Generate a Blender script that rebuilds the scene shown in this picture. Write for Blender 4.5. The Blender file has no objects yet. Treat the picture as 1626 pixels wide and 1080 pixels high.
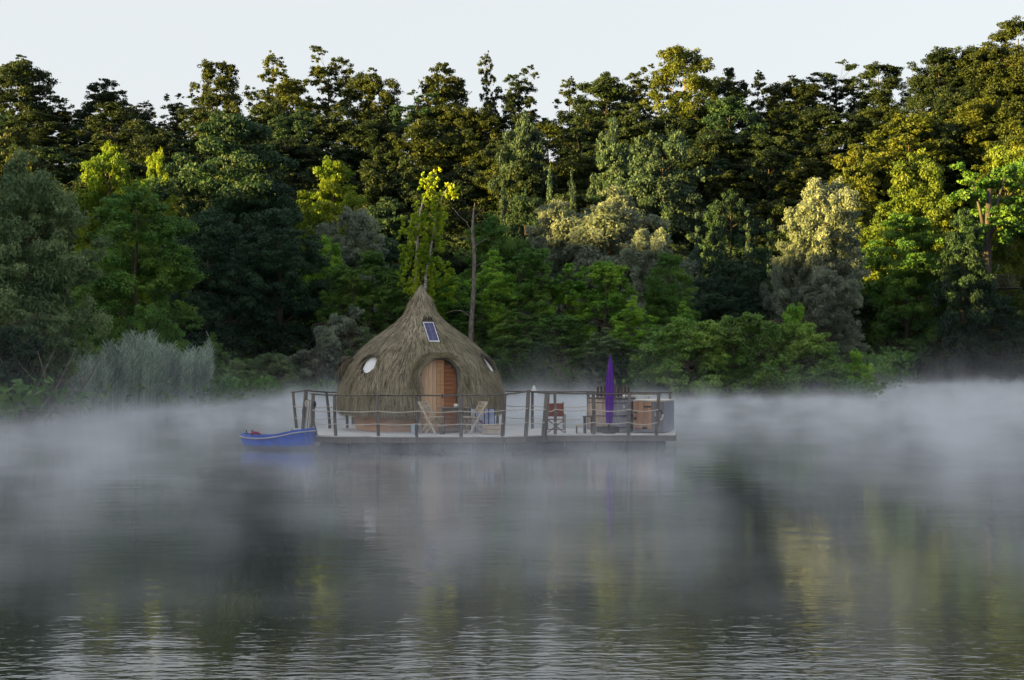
import bpy, math, random
import numpy as np
from mathutils import Vector, Matrix
R = math.radians
rng = random.Random(7)
S = bpy.context.scene
C = S.collection

# ------------------------------------------------------------------ camera
EYE = 2.15; F = 2300.0; PITCH = math.atan(43 / F)
cam_d = bpy.data.cameras.new('camera'); cam = bpy.data.objects.new('camera', cam_d); C.objects.link(cam)
cam.location = (0, 0, EYE); cam.rotation_euler = (R(90) + PITCH, 0, 0)
cam_d.sensor_width = 36; cam_d.lens = 36 * F / 1626; cam_d.clip_start = 0.1; cam_d.clip_end = 3000
S.camera = cam
# ------------------------------------------------------------------ sky, sun, exposure
SUN_EL, SUN_AZ = 6.5, R(-108)       # azimuth measured from +Y towards +X
w = bpy.data.worlds.new('World'); S.world = w; w.use_nodes = True
nt = w.node_tree; nt.nodes.clear()
sky = nt.nodes.new('ShaderNodeTexSky'); sky.sky_type = 'NISHITA'; sky.sun_disc = False
sky.sun_elevation = R(SUN_EL); sky.sun_rotation = SUN_AZ
sky.air_density = 1.0; sky.dust_density = 3.0; sky.ozone_density = 1.0
hs = nt.nodes.new('ShaderNodeHueSaturation'); hs.inputs['Saturation'].default_value = 0.5
bg = nt.nodes.new('ShaderNodeBackground'); bg.inputs['Strength'].default_value = 0.065
wo = nt.nodes.new('ShaderNodeOutputWorld')
nt.links.new(sky.outputs[0], hs.inputs['Color']); 
mxs = nt.nodes.new('ShaderNodeMix'); mxs.data_type = 'RGBA'; mxs.inputs['Factor'].default_value = .75; mxs.inputs['B'].default_value = (1.88, 1.96, 2.03, 1)   # thin even high haze over the clear sky
nt.links.new(hs.outputs[0], mxs.inputs['A']); nt.links.new(mxs.outputs['Result'], bg.inputs['Color']); nt.links.new(bg.outputs[0], wo.inputs['Surface'])
sd = bpy.data.lights.new('sun', 'SUN'); sd.energy = 4.9; sd.angle = R(0.5); sd.color = (1.0, 0.68, 0.17)
sun = bpy.data.objects.new('sun', sd); C.objects.link(sun)
sv = Vector((math.sin(SUN_AZ) * math.cos(R(SUN_EL)), math.cos(SUN_AZ) * math.cos(R(SUN_EL)), math.sin(R(SUN_EL))))
sun.rotation_euler = sv.to_track_quat('Z', 'Y').to_euler(); sun.location = (-60, 20, 60)
S.view_settings.view_transform = 'Standard'; S.view_settings.look = 'None'
S.view_settings.exposure = 2.8; S.view_settings.gamma = 1.0; S.view_settings.use_curve_mapping = False
cy = S.cycles
cy.use_denoising = True
cy.max_bounces = 9; cy.diffuse_bounces = 6; cy.glossy_bounces = 3; cy.transmission_bounces = 3; cy.volume_bounces = 4; cy.transparent_max_bounces = 8
cy.volume_max_steps = 64; cy.sample_clamp_indirect = 6
cy.use_adaptive_sampling = True; cy.adaptive_threshold = 0.02

# ------------------------------------------------------------------ helpers
def P(px, py, Y):
    dx, dy = (px - 813) / F, (540 - py) / F
    v = Vector((dx, math.cos(PITCH) - dy * math.sin(PITCH), math.sin(PITCH) + dy * math.cos(PITCH)))
    return Vector((0, 0, EYE)) + v * (Y / v.y)
def X(px, Y): return (px - 813) / F * Y

MATS = {}
def mat(name, col, rough=0.8, col2=None, scale=4.0, stretch=(1, 1, 1), bump=0.0, bscale=None, attr=None, transl=0.0, metal=0.0, spec=0.3, rnd=0.0, detail=4, coords='Object'):
    if name in MATS: return MATS[name]
    m = bpy.data.materials.new(name); m.use_nodes = True; n = m.node_tree; L = n.links
    b = n.nodes['Principled BSDF']; out = n.nodes['Material Output']
    b.inputs['Roughness'].default_value = rough; b.inputs['Metallic'].default_value = metal
    b.inputs['Specular IOR Level'].default_value = spec
    tc = n.nodes.new('ShaderNodeTexCoord'); mp = n.nodes.new('ShaderNodeMapping'); mp.inputs['Scale'].default_value = stretch
    L.new(tc.outputs[coords], mp.inputs['Vector'])
    no = n.nodes.new('ShaderNodeTexNoise'); no.inputs['Scale'].default_value = scale; no.inputs['Detail'].default_value = detail
    L.new(mp.outputs[0], no.inputs['Vector'])
    mx = n.nodes.new('ShaderNodeMix'); mx.data_type = 'RGBA'
    mx.inputs['A'].default_value = (*col, 1); mx.inputs['B'].default_value = (*(col2 or tuple(c * .7 for c in col)), 1)
    if attr:
        at = n.nodes.new('ShaderNodeAttribute'); at.attribute_name = attr
        L.new(at.outputs['Fac'], mx.inputs['Factor'])
    else:
        rm = n.nodes.new('ShaderNodeMapRange'); rm.inputs['From Min'].default_value = .35; rm.inputs['From Max'].default_value = .65
        L.new(no.outputs['Fac'], rm.inputs['Value']); L.new(rm.outputs[0], mx.inputs['Factor'])
    colout = mx.outputs['Result']
    if rnd:
        oi = n.nodes.new('ShaderNodeObjectInfo'); h = n.nodes.new('ShaderNodeHueSaturation')
        r1 = n.nodes.new('ShaderNodeMapRange'); r1.inputs['To Min'].default_value = 1 - rnd; r1.inputs['To Max'].default_value = 1 + rnd
        L.new(oi.outputs['Random'], r1.inputs['Value']); L.new(r1.outputs[0], h.inputs['Value'])
        L.new(colout, h.inputs['Color']); colout = h.outputs[0]
    L.new(colout, b.inputs['Base Color'])
    if bump:
        bp = n.nodes.new('ShaderNodeBump'); bp.inputs['Strength'].default_value = bump; bp.inputs['Distance'].default_value = 0.02
        if bscale:
            n2 = n.nodes.new('ShaderNodeTexNoise'); n2.inputs['Scale'].default_value = bscale; n2.inputs['Detail'].default_value = 5
            L.new(mp.outputs[0], n2.inputs['Vector']); L.new(n2.outputs['Fac'], bp.inputs['Height'])
        else: L.new(no.outputs['Fac'], bp.inputs['Height'])
        L.new(bp.outputs[0], b.inputs['Normal'])
    if transl:
        t = n.nodes.new('ShaderNodeBsdfTranslucent'); ms = n.nodes.new('ShaderNodeMixShader'); ms.inputs[0].default_value = transl
        L.new(colout, t.inputs['Color']); L.new(b.outputs[0], ms.inputs[1]); L.new(t.outputs[0], ms.inputs[2]); L.new(ms.outputs[0], out.inputs['Surface'])
    MATS[name] = m; return m

class MB:
    def __init__(s): s.v = []; s.f = []; s.sm = []
    def add(s, vs, fs, smooth=False):
        o = len(s.v); s.v += [tuple(v) for v in vs]; s.f += [tuple(i + o for i in f) for f in fs]; s.sm += [smooth] * len(fs); return s
    def box(s, c, d, rz=0, M=None, bev=0.0):
        hx, hy, hz = d[0] / 2, d[1] / 2, d[2] / 2
        m = Matrix.Translation(Vector(c)) @ (M if M is not None else Matrix.Rotation(rz, 4, 'Z'))
        if bev > 0:
            b = min(bev, hx * .6, hy * .6, hz * .6)
            vs = []
            for sx in (-1, 1):
                for sy in (-1, 1):
                    for sz in (-1, 1):
                        vs += [m @ Vector((sx * (hx - b), sy * (hy - b), sz * hz)), m @ Vector((sx * (hx - b), sy * hy, sz * (hz - b))), m @ Vector((sx * hx, sy * (hy - b), sz * (hz - b)))]
            def I(sx, sy, sz, k): return (((sx > 0) * 2 + (sy > 0)) * 2 + (sz > 0)) * 3 + k
            fs = []
            for z in (-1, 1): fs.append([I(-1, -1, z, 0), I(1, -1, z, 0), I(1, 1, z, 0), I(-1, 1, z, 0)][::z])
            for y in (-1, 1): fs.append([I(-1, y, -1, 1), I(-1, y, 1, 1), I(1, y, 1, 1), I(1, y, -1, 1)][::y])
            for x in (-1, 1): fs.append([I(x, -1, -1, 2), I(x, 1, -1, 2), I(x, 1, 1, 2), I(x, -1, 1, 2)][::x])
            for x in (-1, 1):
                for y in (-1, 1): fs.append([I(x, y, -1, 1), I(x, y, 1, 1), I(x, y, 1, 2), I(x, y, -1, 2)])
                for z in (-1, 1): fs.append([I(x, -1, z, 0), I(x, 1, z, 0), I(x, 1, z, 2), I(x, -1, z, 2)])
            for y in (-1, 1):
                for z in (-1, 1): fs.append([I(-1, y, z, 0), I(1, y, z, 0), I(1, y, z, 1), I(-1, y, z, 1)])
            for x in (-1, 1):
                for y in (-1, 1):
                    for z in (-1, 1): fs.append([I(x, y, z, 0), I(x, y, z, 1), I(x, y, z, 2)])
            return s.add(vs, fs)
        vs = [m @ Vector((x, y, z)) for x in (-hx, hx) for y in (-hy, hy) for z in (-hz, hz)]
        return s.add(vs, [(0, 1, 3, 2), (4, 6, 7, 5), (0, 4, 5, 1), (2, 3, 7, 6), (0, 2, 6, 4), (1, 5, 7, 3)])
    def beam(s, a, b, wd, ht, bev=0.006):            # box running from a to b
        a, b = Vector(a), Vector(b); d = b - a; q = d.to_track_quat('Y', 'Z').to_matrix().to_4x4()
        return s.box((a + b) / 2, (wd, d.length, ht), M=q, bev=bev)
    def tube(s, pts, rad, n=8, cap=True):
        pts = [Vector(p) for p in pts]; rad = rad if isinstance(rad, (list, tuple)) else [rad] * len(pts)
        vs = []; up = Vector((0, 0, 1))
        for i, p in enumerate(pts):
            d = (pts[min(i + 1, len(pts) - 1)] - pts[max(i - 1, 0)]).normalized()
            a = d.cross(up if abs(d.z) < .95 else Vector((1, 0, 0))).normalized(); b = d.cross(a)
            for k in range(n):
                t = 2 * math.pi * k / n; vs.append(p + (a * math.cos(t) + b * math.sin(t)) * rad[i])
        fs = [(i * n + k, i * n + (k + 1) % n, (i + 1) * n + (k + 1) % n, (i + 1) * n + k) for i in range(len(pts) - 1) for k in range(n)]
        if cap: fs += [tuple(range(n))[::-1], tuple((len(pts) - 1) * n + k for k in range(n))]
        return s.add(vs, fs, True)
    def lathe(s, prof, c=(0, 0, 0), n=32, wob=None):
        vs = []
        for (r, z) in prof:
            for k in range(n):
                t = 2 * math.pi * k / n; rr = r * (wob(t, z) if wob else 1)
                vs.append((c[0] + rr * math.cos(t), c[1] + rr * math.sin(t), c[2] + z))
        fs = [(i * n + k, i * n + (k + 1) % n, (i + 1) * n + (k + 1) % n, (i + 1) * n + k) for i in range(len(prof) - 1) for k in range(n)]
        return s.add(vs, fs, True)
    def prism(s, poly, z0, z1):
        n = len(poly); vs = [(x, y, z0) for x, y in poly] + [(x, y, z1) for x, y in poly]
        return s.add(vs, [tuple(range(n))[::-1], tuple(range(n, 2 * n))] + [(i, (i + 1) % n, n + (i + 1) % n, n + i) for i in range(n)])

def wloc(o):
    v = Vector((0, 0, 0))
    while o is not None: v += o.location; o = o.parent
    return v
def obj(name, mb, m, parent=None, kind=None, label=None):
    me = bpy.data.meshes.new(name)
    off = wloc(parent)
    me.from_pydata([(v[0] - off.x, v[1] - off.y, v[2] - off.z) for v in mb.v], [], mb.f)
    me.polygons.foreach_set('use_smooth', mb.sm); me.materials.append(m); me.update()
    o = bpy.data.objects.new(name, me); C.objects.link(o)
    if parent: o.parent = parent
    if kind: o['kind'] = kind
    if label: o['label'] = label
    return o
def rawobj(name, V, Fq, m, parent=None, tint=None, kind=None, smooth=False):   # numpy verts (n,3), faces (k,4) or (k,3)
    me = bpy.data.meshes.new(name); V = np.asarray(V, dtype=np.float32); Fq = np.asarray(Fq, dtype=np.int32)
    if parent:
        o_ = wloc(parent); V = V - np.array([o_.x, o_.y, o_.z], dtype=np.float32)
    k = Fq.shape[1]
    me.vertices.add(len(V)); me.vertices.foreach_set('co', V.ravel())
    me.loops.add(Fq.size); me.loops.foreach_set('vertex_index', Fq.ravel())
    me.polygons.add(len(Fq)); me.polygons.foreach_set('loop_start', np.arange(0, Fq.size, k, dtype=np.int32))
    me.polygons.foreach_set('use_smooth', np.full(len(Fq), smooth))
    me.update(calc_edges=True)
    if tint is not None:
        a = me.attributes.new('tint', 'FLOAT', 'FACE'); a.data.foreach_set('value', np.asarray(tint, dtype=np.float32))
    me.materials.append(m)
    o = bpy.data.objects.new(name, me); C.objects.link(o)
    if parent: o.parent = parent
    if kind: o['kind'] = kind
    return o
def tag(o, label, cat, group=None):
    o['label'] = label; o['category'] = cat
    if group: o['group'] = group
    return o
def thing(name, label, cat, loc=(0, 0, 0), group=None):
    o = bpy.data.objects.new(name, None); C.objects.link(o); o.location = loc; o.empty_display_size = .2
    return tag(o, label, cat, group)

# ------------------------------------------------------------------ shoreline and terrain
SH = [(-180, 8), (-120, 10), (-90, 22), (-60, 33), (-40, 40), (-28, 46), (-19.5, 55), (-16, 68), (-11.9, 84), (-9, 100), (-6.3, 107), (-2.8, 111), (2.2, 107), (5.6, 101.5), (13.9, 100.5), (14.5, 128), (15.6, 196), (20, 203), (30, 196), (45, 150), (65, 95), (90, 45), (120, 14), (180, 8)]
def shore(th):
    th = (th + 180) % 360 - 180
    for (a, b), (c, d) in zip(SH, SH[1:]):
        if a <= th <= c: return b + (d - b) * (th - a) / (c - a)
    return 8
HL = [(-180, 4), (-160, 6), (-135, 28), (-85, 34), (-60, 38), (-40, 41), (-27, 41), (-16, 36), (-8, 36), (0, 35), (8, 36), (14, 38), (19, 44), (25, 48), (45, 40), (80, 14), (120, 5), (180, 4)]  # unseen ridge left of the view is shaped to shade lake and mist
def hillh(th):
    for (a, b), (c, d) in zip(HL, HL[1:]):
        if a <= th <= c: return b + (d - b) * (th - a) / (c - a)
    return 4
def sst(a, b, x):
    t = min(1, max(0, (x - a) / (b - a))); return t * t * (3 - 2 * t)
def ground_z(x, y):
    r = math.hypot(x, y); th = math.degrees(math.atan2(x, y)); s = shore(th); d = r - s
    wob = .8 * math.sin(th * 2.1) + .5 * math.sin(th * 5.3 + 1)
    d += wob * .6
    if d < 0: return max(-2.5, d * .28)
    z = .55 * sst(0, 3, d) + .9 * sst(4, 40, d) + .25 * math.sin(x * .13) * math.cos(y * .11) * sst(5, 20, d)
    h0 = 178 if abs(th) < 40 else max(60, 178 - (abs(th) - 40) * 2)
    z += hillh(th) * sst(h0, h0 + 92, r) * (1 - .45 * sst(h0 + 105, h0 + 260, r))
    return z
def build_ground():
    rs = [0.01] + [1.5 * 1.045 ** i for i in range(0, 150)]; rs = [r for r in rs if r < 900]
    ths = []
    t = -180.0
    while t < 180: ths.append(t); t += .5 if -24 < t < 24 else 3
    n = len(ths); V = []; Fc = []
    for r in rs:
        for th in ths:
            x, y = r * math.sin(R(th)), r * math.cos(R(th)); V.append((x, y, ground_z(x, y)))
    for i in range(len(rs) - 1):
        for k in range(n): Fc.append((i * n + k, i * n + (k + 1) % n, (i + 1) * n + (k + 1) % n, (i + 1) * n + k))
    m = mat('ground_soil', (.045, .045, .022), .95, (.02, .035, .012), .35, bump=.6, bscale=3, coords='Object')
    rawobj('ground', V, Fc, m, kind='structure', smooth=True)
build_ground()

# water
def build_water():
    m = bpy.data.materials.new('lake_water'); m.use_nodes = True; n = m.node_tree; L = n.links; b = n.nodes['Principled BSDF']
    b.inputs['Base Color'].default_value = (.012, .018, .014, 1); b.inputs['Roughness'].default_value = .015; b.inputs['IOR'].default_value = 1.42
    b.inputs['Specular IOR Level'].default_value = .62
    tc = n.nodes.new('ShaderNodeTexCoord')
    def noise(sx, sy, sc, det):
        mp = n.nodes.new('ShaderNodeMapping'); mp.inputs['Scale'].default_value = (sx, sy, 1); L.new(tc.outputs['Object'], mp.inputs['Vector'])
        t = n.nodes.new('ShaderNodeTexNoise'); t.inputs['Scale'].default_value = sc; t.inputs['Detail'].default_value = det; L.new(mp.outputs[0], t.inputs['Vector']); return t
    a = noise(.6, 1.4, 8.0, 2.5); c = noise(1, 1.3, 1.6, 2); pt = noise(1, .7, .11, 2)
    pr = n.nodes.new('ShaderNodeMapRange'); pr.inputs['From Min'].default_value = .4; pr.inputs['From Max'].default_value = .62
    pr.inputs['To Min'].default_value = .06; pr.inputs['To Max'].default_value = .45; L.new(pt.outputs['Fac'], pr.inputs['Value'])
    ln = n.nodes.new('ShaderNodeVectorMath'); ln.operation = 'LENGTH'; L.new(tc.outputs['Object'], ln.inputs[0])
    br = n.nodes.new('ShaderNodeMapRange'); br.inputs['From Min'].default_value = 7; br.inputs['From Max'].default_value = 14.5; br.interpolation_type = 'SMOOTHSTEP'; br.inputs['To Min'].default_value = 0.8; br.inputs['To Max'].default_value = 0   # light breeze near the camera's bank
    L.new(ln.outputs['Value'], br.inputs['Value'])
    am = n.nodes.new('ShaderNodeMath'); am.operation = 'ADD'; L.new(pr.outputs[0], am.inputs[0]); L.new(br.outputs[0], am.inputs[1])
    mu = n.nodes.new('ShaderNodeMath'); mu.operation = 'MULTIPLY'; L.new(a.outputs['Fac'], mu.inputs[0]); L.new(am.outputs[0], mu.inputs[1])
    ad = n.nodes.new('ShaderNodeMath'); ad.operation = 'MULTIPLY_ADD'; L.new(c.outputs['Fac'], ad.inputs[0]); ad.inputs[1].default_value = .9; L.new(mu.outputs[0], ad.inputs[2])
    bp = n.nodes.new('ShaderNodeBump'); bp.inputs['Strength'].default_value = 1; bp.inputs['Distance'].default_value = .006
    L.new(ad.outputs[0], bp.inputs['Height']); L.new(bp.outputs[0], b.inputs['Normal'])
    mb = MB(); k = 24
    vs = [(x, y, 0) for y in np.linspace(-60, 420, k) for x in np.linspace(-260, 260, k)]
    mb.add(vs, [(j * k + i, j * k + i + 1, (j + 1) * k + i + 1, (j + 1) * k + i) for j in range(k - 1) for i in range(k - 1)])
    obj('lake_water', mb, m, kind='structure')
build_water()
# ================================================================== THE FLOATING PLATFORM
DZ = 0.35
wood_grey = mat('weathered_grey_timber', (.17, .155, .14), .8, (.095, .085, .08), 3, (6, 6, 1), bump=.5, bscale=12, rnd=.15)
wood_dark = mat('dark_wet_timber', (.06, .052, .05), .6, (.035, .03, .032), 3, (1, 6, 6), bump=.5, bscale=10, rnd=.15)
wood_pale = mat('pale_frosted_decking', (.62, .62, .62), .55, (.42, .42, .43), 2.5, (1, 8, 1), bump=.3, bscale=14)
rope_m = mat('natural_rope', (.68, .64, .57), .9, (.5, .46, .4), 60, bump=.6, bscale=160)
metal_dark = mat('dark_iron', (.03, .03, .035), .5, (.05, .045, .04), 10, metal=.6)
float_m = mat('pontoon_plastic', (.035, .04, .085), .35, (.02, .022, .05), 2, bump=.2, rnd=.25)

DECK = [(X(496, 38.4), 38.4), (X(531, 37.95), 37.95), (X(661, 37.8), 37.8), (X(800, 37.8), 37.8), (X(836, 38.2), 38.2), (X(867, 38.7), 38.7), (X(1072, 38.9), 38.9), (X(1073, 42.2), 42.2), (X(845, 42.6), 42.6), (X(800, 44.9), 44.9), (X(560, 44.9), 44.9), (X(545, 43.0), 43.0), (X(464, 42.7), 42.7)]
deck = thing('floating_deck', 'long pale timber deck floating on dark pontoons under the thatched hut', 'floating deck', (-1.2, 41, 0))
def clip_x(poly, y0, y1):                     # x-intervals of the deck polygon over a row
    y = (y0 + y1) / 2; xs = []
    for i in range(len(poly)):
        (xa, ya), (xb, yb) = poly[i], poly[(i + 1) % len(poly)]
        if (ya - y) * (yb - y) < 0: xs.append(xa + (xb - xa) * (y - ya) / (yb - ya))
    return sorted(xs)
planks = MB(); y = 37.82
while y < 44.9:
    xs = clip_x(DECK, y, y + .13)
    for a, b in zip(xs[::2], xs[1::2]):
        x = a
        while x < b - .05:
            e = min(b, x + rng.uniform(1.6, 3.2))
            planks.box(((x + e) / 2, y + .065, DZ - .014 + rng.uniform(-.002, .002)), (e - x - .006, .125, .028)); x = e
    y += .132
obj('deck_boards', planks, wood_pale, deck, kind='stuff')
fr = DECK[:8]
for i in range(len(DECK)):
    (xa, ya), (xb, yb) = DECK[i], DECK[(i + 1) % len(DECK)]
    n = max(1, round(math.hypot(xb - xa, yb - ya) / 1.3))
    for k in range(n):
        a = Vector((xa + (xb - xa) * k / n, ya + (yb - ya) * k / n, DZ - .105)); b = Vector((xa + (xb - xa) * (k + 1) / n, ya + (yb - ya) * (k + 1) / n, DZ - .105 + rng.uniform(-.006, .006)))
        dd = (b - a).normalized() * .006
        mb = MB(); mb.beam(a + dd, b - dd, .045, .15, .008); obj('fascia_board', mb, wood_grey if i in (0, 1, 2, 3) else wood_dark if i < 5 else wood_grey, deck)
# pontoons under the boards
for k in range(12):
    x0 = X(508, 38.3) + k * .815
    mb = MB(); yf = 38.28 if x0 < X(790, 38) else 39.1
    L_ = min(.79, X(1058, 39) - x0)
    mb.box((x0 + L_ / 2, (yf + 42) / 2, .015), (L_, 42 - yf, .30), bev=.04); obj('pontoon', mb, float_m, deck)
for k, px in enumerate(range(515, 1060, 60)):
    Y = 38.15 if px < 820 else 38.98
    mb = MB(); mb.beam((X(px, Y), Y + .06, .21), (X(px, Y), 42.3, .21), .07, .08); obj('joist', mb, wood_dark, deck)

# railing: posts, round top rails, sagging ropes
rail = thing('rope_railing', 'grey post and rope railing around the floating deck', 'railing', (-1.2, 41, DZ))
def post(pt, pf, Y, zt=1.40, r=.042, zb=None):
    a = Vector((X(pf, Y), Y, DZ - .2 if zb is None else zb)); b = Vector((X(pt, Y), Y, zt))
    mid = a.lerp(b, .5) + Vector((rng.uniform(-.012, .012), 0, 0))
    mb = MB(); mb.tube([a, mid, b], [r * 1.08, r, r * .95], 8); obj('post', mb, wood_grey, rail); return a.lerp(b, (DZ - a.z) / (b.z - a.z)), b
def span(A, B, z=None, sag=.055, rr=.013, top=True, lv=(.62, .30)):
    if top:
        mb = MB(); a, b = A[1] + Vector((0, 0, .015)), B[1] + Vector((0, 0, .015)); m_ = a.lerp(b, .5) + Vector((0, 0, -.008))
        d = (b - a).normalized() * .06; mb.tube([a - d, m_, b + d], [.022, .02, .022], 7); obj('top_rail', mb, wood_grey, rail)
    for t in lv:
        a = A[0].lerp(A[1], t); b = B[0].lerp(B[1], t); sg = sag * rng.uniform(.7, 1.25)
        pts = [a.lerp(b, k / 10) + Vector((0, -.045, -sg * 4 * (k / 10) * (1 - k / 10) )) for k in range(11)]
        mb = MB(); mb.tube(pts, rr, 6); obj('rope', mb, rope_m, rail)
fp = [post(497.5, 496, 38.45, 1.42, .05), post(531, 534, 38.0), post(599, 601.5, 37.87), post(661, 662, 37.85), post(732, 732, 37.85, r=.05), post(801.5, 797, 37.87, 1.42, .052), post(839, 834, 38.25, 1.5, .052), post(869, 863, 38.65, 1.44, .072), post(881, 881.5, 38.85, 1.44), post(942, 943.5, 38.9, 1.42, .048), post(999, 997.5, 38.9, 1.42, .048), post(1046, 1041.5, 38.9, 1.42, .05)]
for i, (A, B) in enumerate(zip(fp, fp[1:])): span(A, B, sag=.03 if i < 7 else .06)
bp_ = [post(465.5, 472, 42.5, zb=DZ - .1), post(486, 481.5, 42.1, 1.46, .062, zb=DZ - .1), post(518.5, 524.5, 42.5, zb=DZ - .1), post(549.5, 552, 42.8, zb=DZ - .1)]
for A, B in zip(bp_, bp_[1:]): span(A, B, sag=.05)
bq = [post(560, 561, 44.75, zb=DZ - .1), post(640, 640, 44.8, zb=DZ - .1), post(720, 720, 44.8, zb=DZ - .1), post(790, 790, 44.8, zb=DZ - .1), post(845.5, 845.5, 42.4, 1.42, zb=DZ - .1), post(934, 934.5, 42.0, 1.42, .045, zb=DZ - .1), post(1000, 1000, 42.0, zb=DZ - .1), post(1064, 1064, 42.0, zb=DZ - .1)]
span(bp_[3], bq[0])
for A, B in zip(bq, bq[1:]): span(A, B, sag=.05)
span(bp_[0], fp[0], top=False, lv=())
# tall split-log boards standing in the boat gap, with rope coils
gate = thing('landing_gate', 'pale split-timber gate boards leaning behind the blue boat', 'gate', (X(490, 38.7), 38.7, DZ))
for k in range(4):
    xt, xf = 489.5 + k * 2.9, 483.5 + k * 3.6
    mb = MB(); a = Vector((X(xf, 38.8 + k * .03), 38.8 + k * .03, DZ)); b = Vector((X(xt, 38.8 + k * .03), 38.8 + k * .03, 1.30 - .02 * (k % 2)))
    mb.beam(a, b, .052, .03, .012); obj('board', mb, mat('bleached_board', (.42, .39, .34), .85, (.26, .235, .2), 3, (8, 8, 1), bump=.6, bscale=12, rnd=.1), gate)
mb = MB(); mb.beam((X(497, 38.4), 38.35, .80), (X(503, 38.2), 38.25, DZ), .06, .05); mb.beam((X(497, 38.4), 38.42, .72), (X(489, 38.2), 38.3, DZ), .06, .05); obj('brace', mb, wood_grey, gate)
def coil(px, z, Y, r, lab, m, tall=1.6):
    mb = MB()
    for k in range(4):
        pts = [Vector((X(px, Y) + (r - k * .006) * math.cos(t) * .75, Y - .05 - k * .016, z + r * tall * math.sin(t))) for t in np.linspace(0, 2 * math.pi, 15)]
        mb.tube(pts, .014, 6, cap=False)
    o = obj('rope_coil', mb, m); tag(o, lab, 'rope')
coil(484, .86, 42.0, .08, 'grey rope coil hanging low on the thick post left of the gate boards', mat('grey_rope', (.16, .16, .17), .9, (.1, .1, .11), 60), 2.0)
coil(487.5, 1.18, 38.75, .045, 'small pale rope coil hung at the top of the gate boards', rope_m, 1.8)
coil(500.5, 1.16, 38.42, .035, 'small dark rope coil on the right side of the gate post', mat('dark_rope', (.05, .05, .06), .9, (.03, .03, .04), 60), 2.2)

# ------------------------------------------------------------------ THE THATCHED HUT
HC = Vector((X(668.5, 42), 42.0, DZ))
PROF = [(0.03, 4.12), (.065, 4.05), (.125, 3.95), (.235, 3.79), (.345, 3.56), (.475, 3.32), (.69, 3.085), (1.0, 2.85), (1.33, 2.61), (1.62, 2.37), (1.83, 2.135), (2.03, 1.90), (2.17, 1.66), (2.26, 1.42), (2.335, 1.20), (2.37, .97), (2.375, .73), (2.33, .56)]
_pz = np.array([p[1] for p in PROF][::-1]); _pr = np.array([p[0] for p in PROF][::-1])
def rad(z): return float(np.interp(z, _pz, _pr))
hut = thing('thatched_hut', 'onion-shaped thatched hut with arched plank door and round windows', 'hut', HC)
def dome_frame(az, z, off=0.0):               # az measured from the camera-facing side, positive to the right
    r = rad(z); dz = .04; n2 = Vector((rad(z - dz) - rad(z + dz), 2 * dz)).normalized()   # slope along profile
    out = Vector((math.sin(az), -math.cos(az), 0)); nrm = (out * n2.y + Vector((0, 0, n2.x))).normalized()
    tan = Vector((math.cos(az), math.sin(az), 0)); dn = nrm.cross(tan).normalized()
    if dn.z > 0: dn = -dn
    p = HC + out * r + Vector((0, 0, z)) + nrm * off
    return p, nrm, tan, dn
# openings (az, z, half width, half height)
DAZ = R(16.5); DW = .52; DTOP = 2.03
WINS = [(R(-41), 1.88, .27, .30), (R(74), 1.90, .27, .30)]
door_out = Vector((math.sin(DAZ), -math.cos(DAZ), 0)); door_tan = Vector((math.cos(DAZ), math.sin(DAZ), 0))
def in_door(p, grow=0.0):
    q = p - HC; d = q.dot(door_out); u = q.dot(door_tan)
    if d < .8: return False
    w_ = DW + grow
    return abs(u) < w_ and (q.z < DTOP - DW or math.hypot(u, q.z - (DTOP - DW)) < w_)
def in_win(p, grow=0.0):
    for az, z, a, b in WINS:
        c, nrm, tan, dn = dome_frame(az, z); q = p - c
        if q.dot(nrm) < -.6: continue
        if (q.dot(tan) / (a + grow)) ** 2 + (q.dot(dn) / (b + grow)) ** 2 < 1: return True
    return False
def in_panel(p):
    v = p - Vector((0, 0, EYE)); f = v.y * math.cos(PITCH) + v.z * math.sin(PITCH); u = v.z * math.cos(PITCH) - v.y * math.sin(PITCH)
    px, py = 813 + F * v.x / f, 540 - F * u / f; e = (py - 511) / 31 * 10.1
    return 508 < py < 543 and 670 + e < px < 689.5 + e
# under-thatch skin with the openings cut out
mb = MB(); NA, NZ = 144, 60; zs = np.linspace(.57, 4.2, NZ + 1); vs = []
for z in zs:
    for k in range(NA):
        t = 2 * math.pi * k / NA; r = rad(z) - .03; vs.append(HC + Vector((math.sin(t) * r, -math.cos(t) * r, z)))
fs = []
for i in range(NZ):
    for k in range(NA):
        f = (i * NA + k, i * NA + (k + 1) % NA, (i + 1) * NA + (k + 1) % NA, (i + 1) * NA + k); c = sum((vs[j] for j in f), Vector()) / 4
        if not in_door(c) and not in_win(c, -.02): fs.append(f)
mb.add(vs, fs, True)
roof = obj('roof', mb, mat('thatch_underlay', (.085, .075, .05), .95, (.05, .045, .03), 20, bump=.8, bscale=40), hut)
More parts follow.
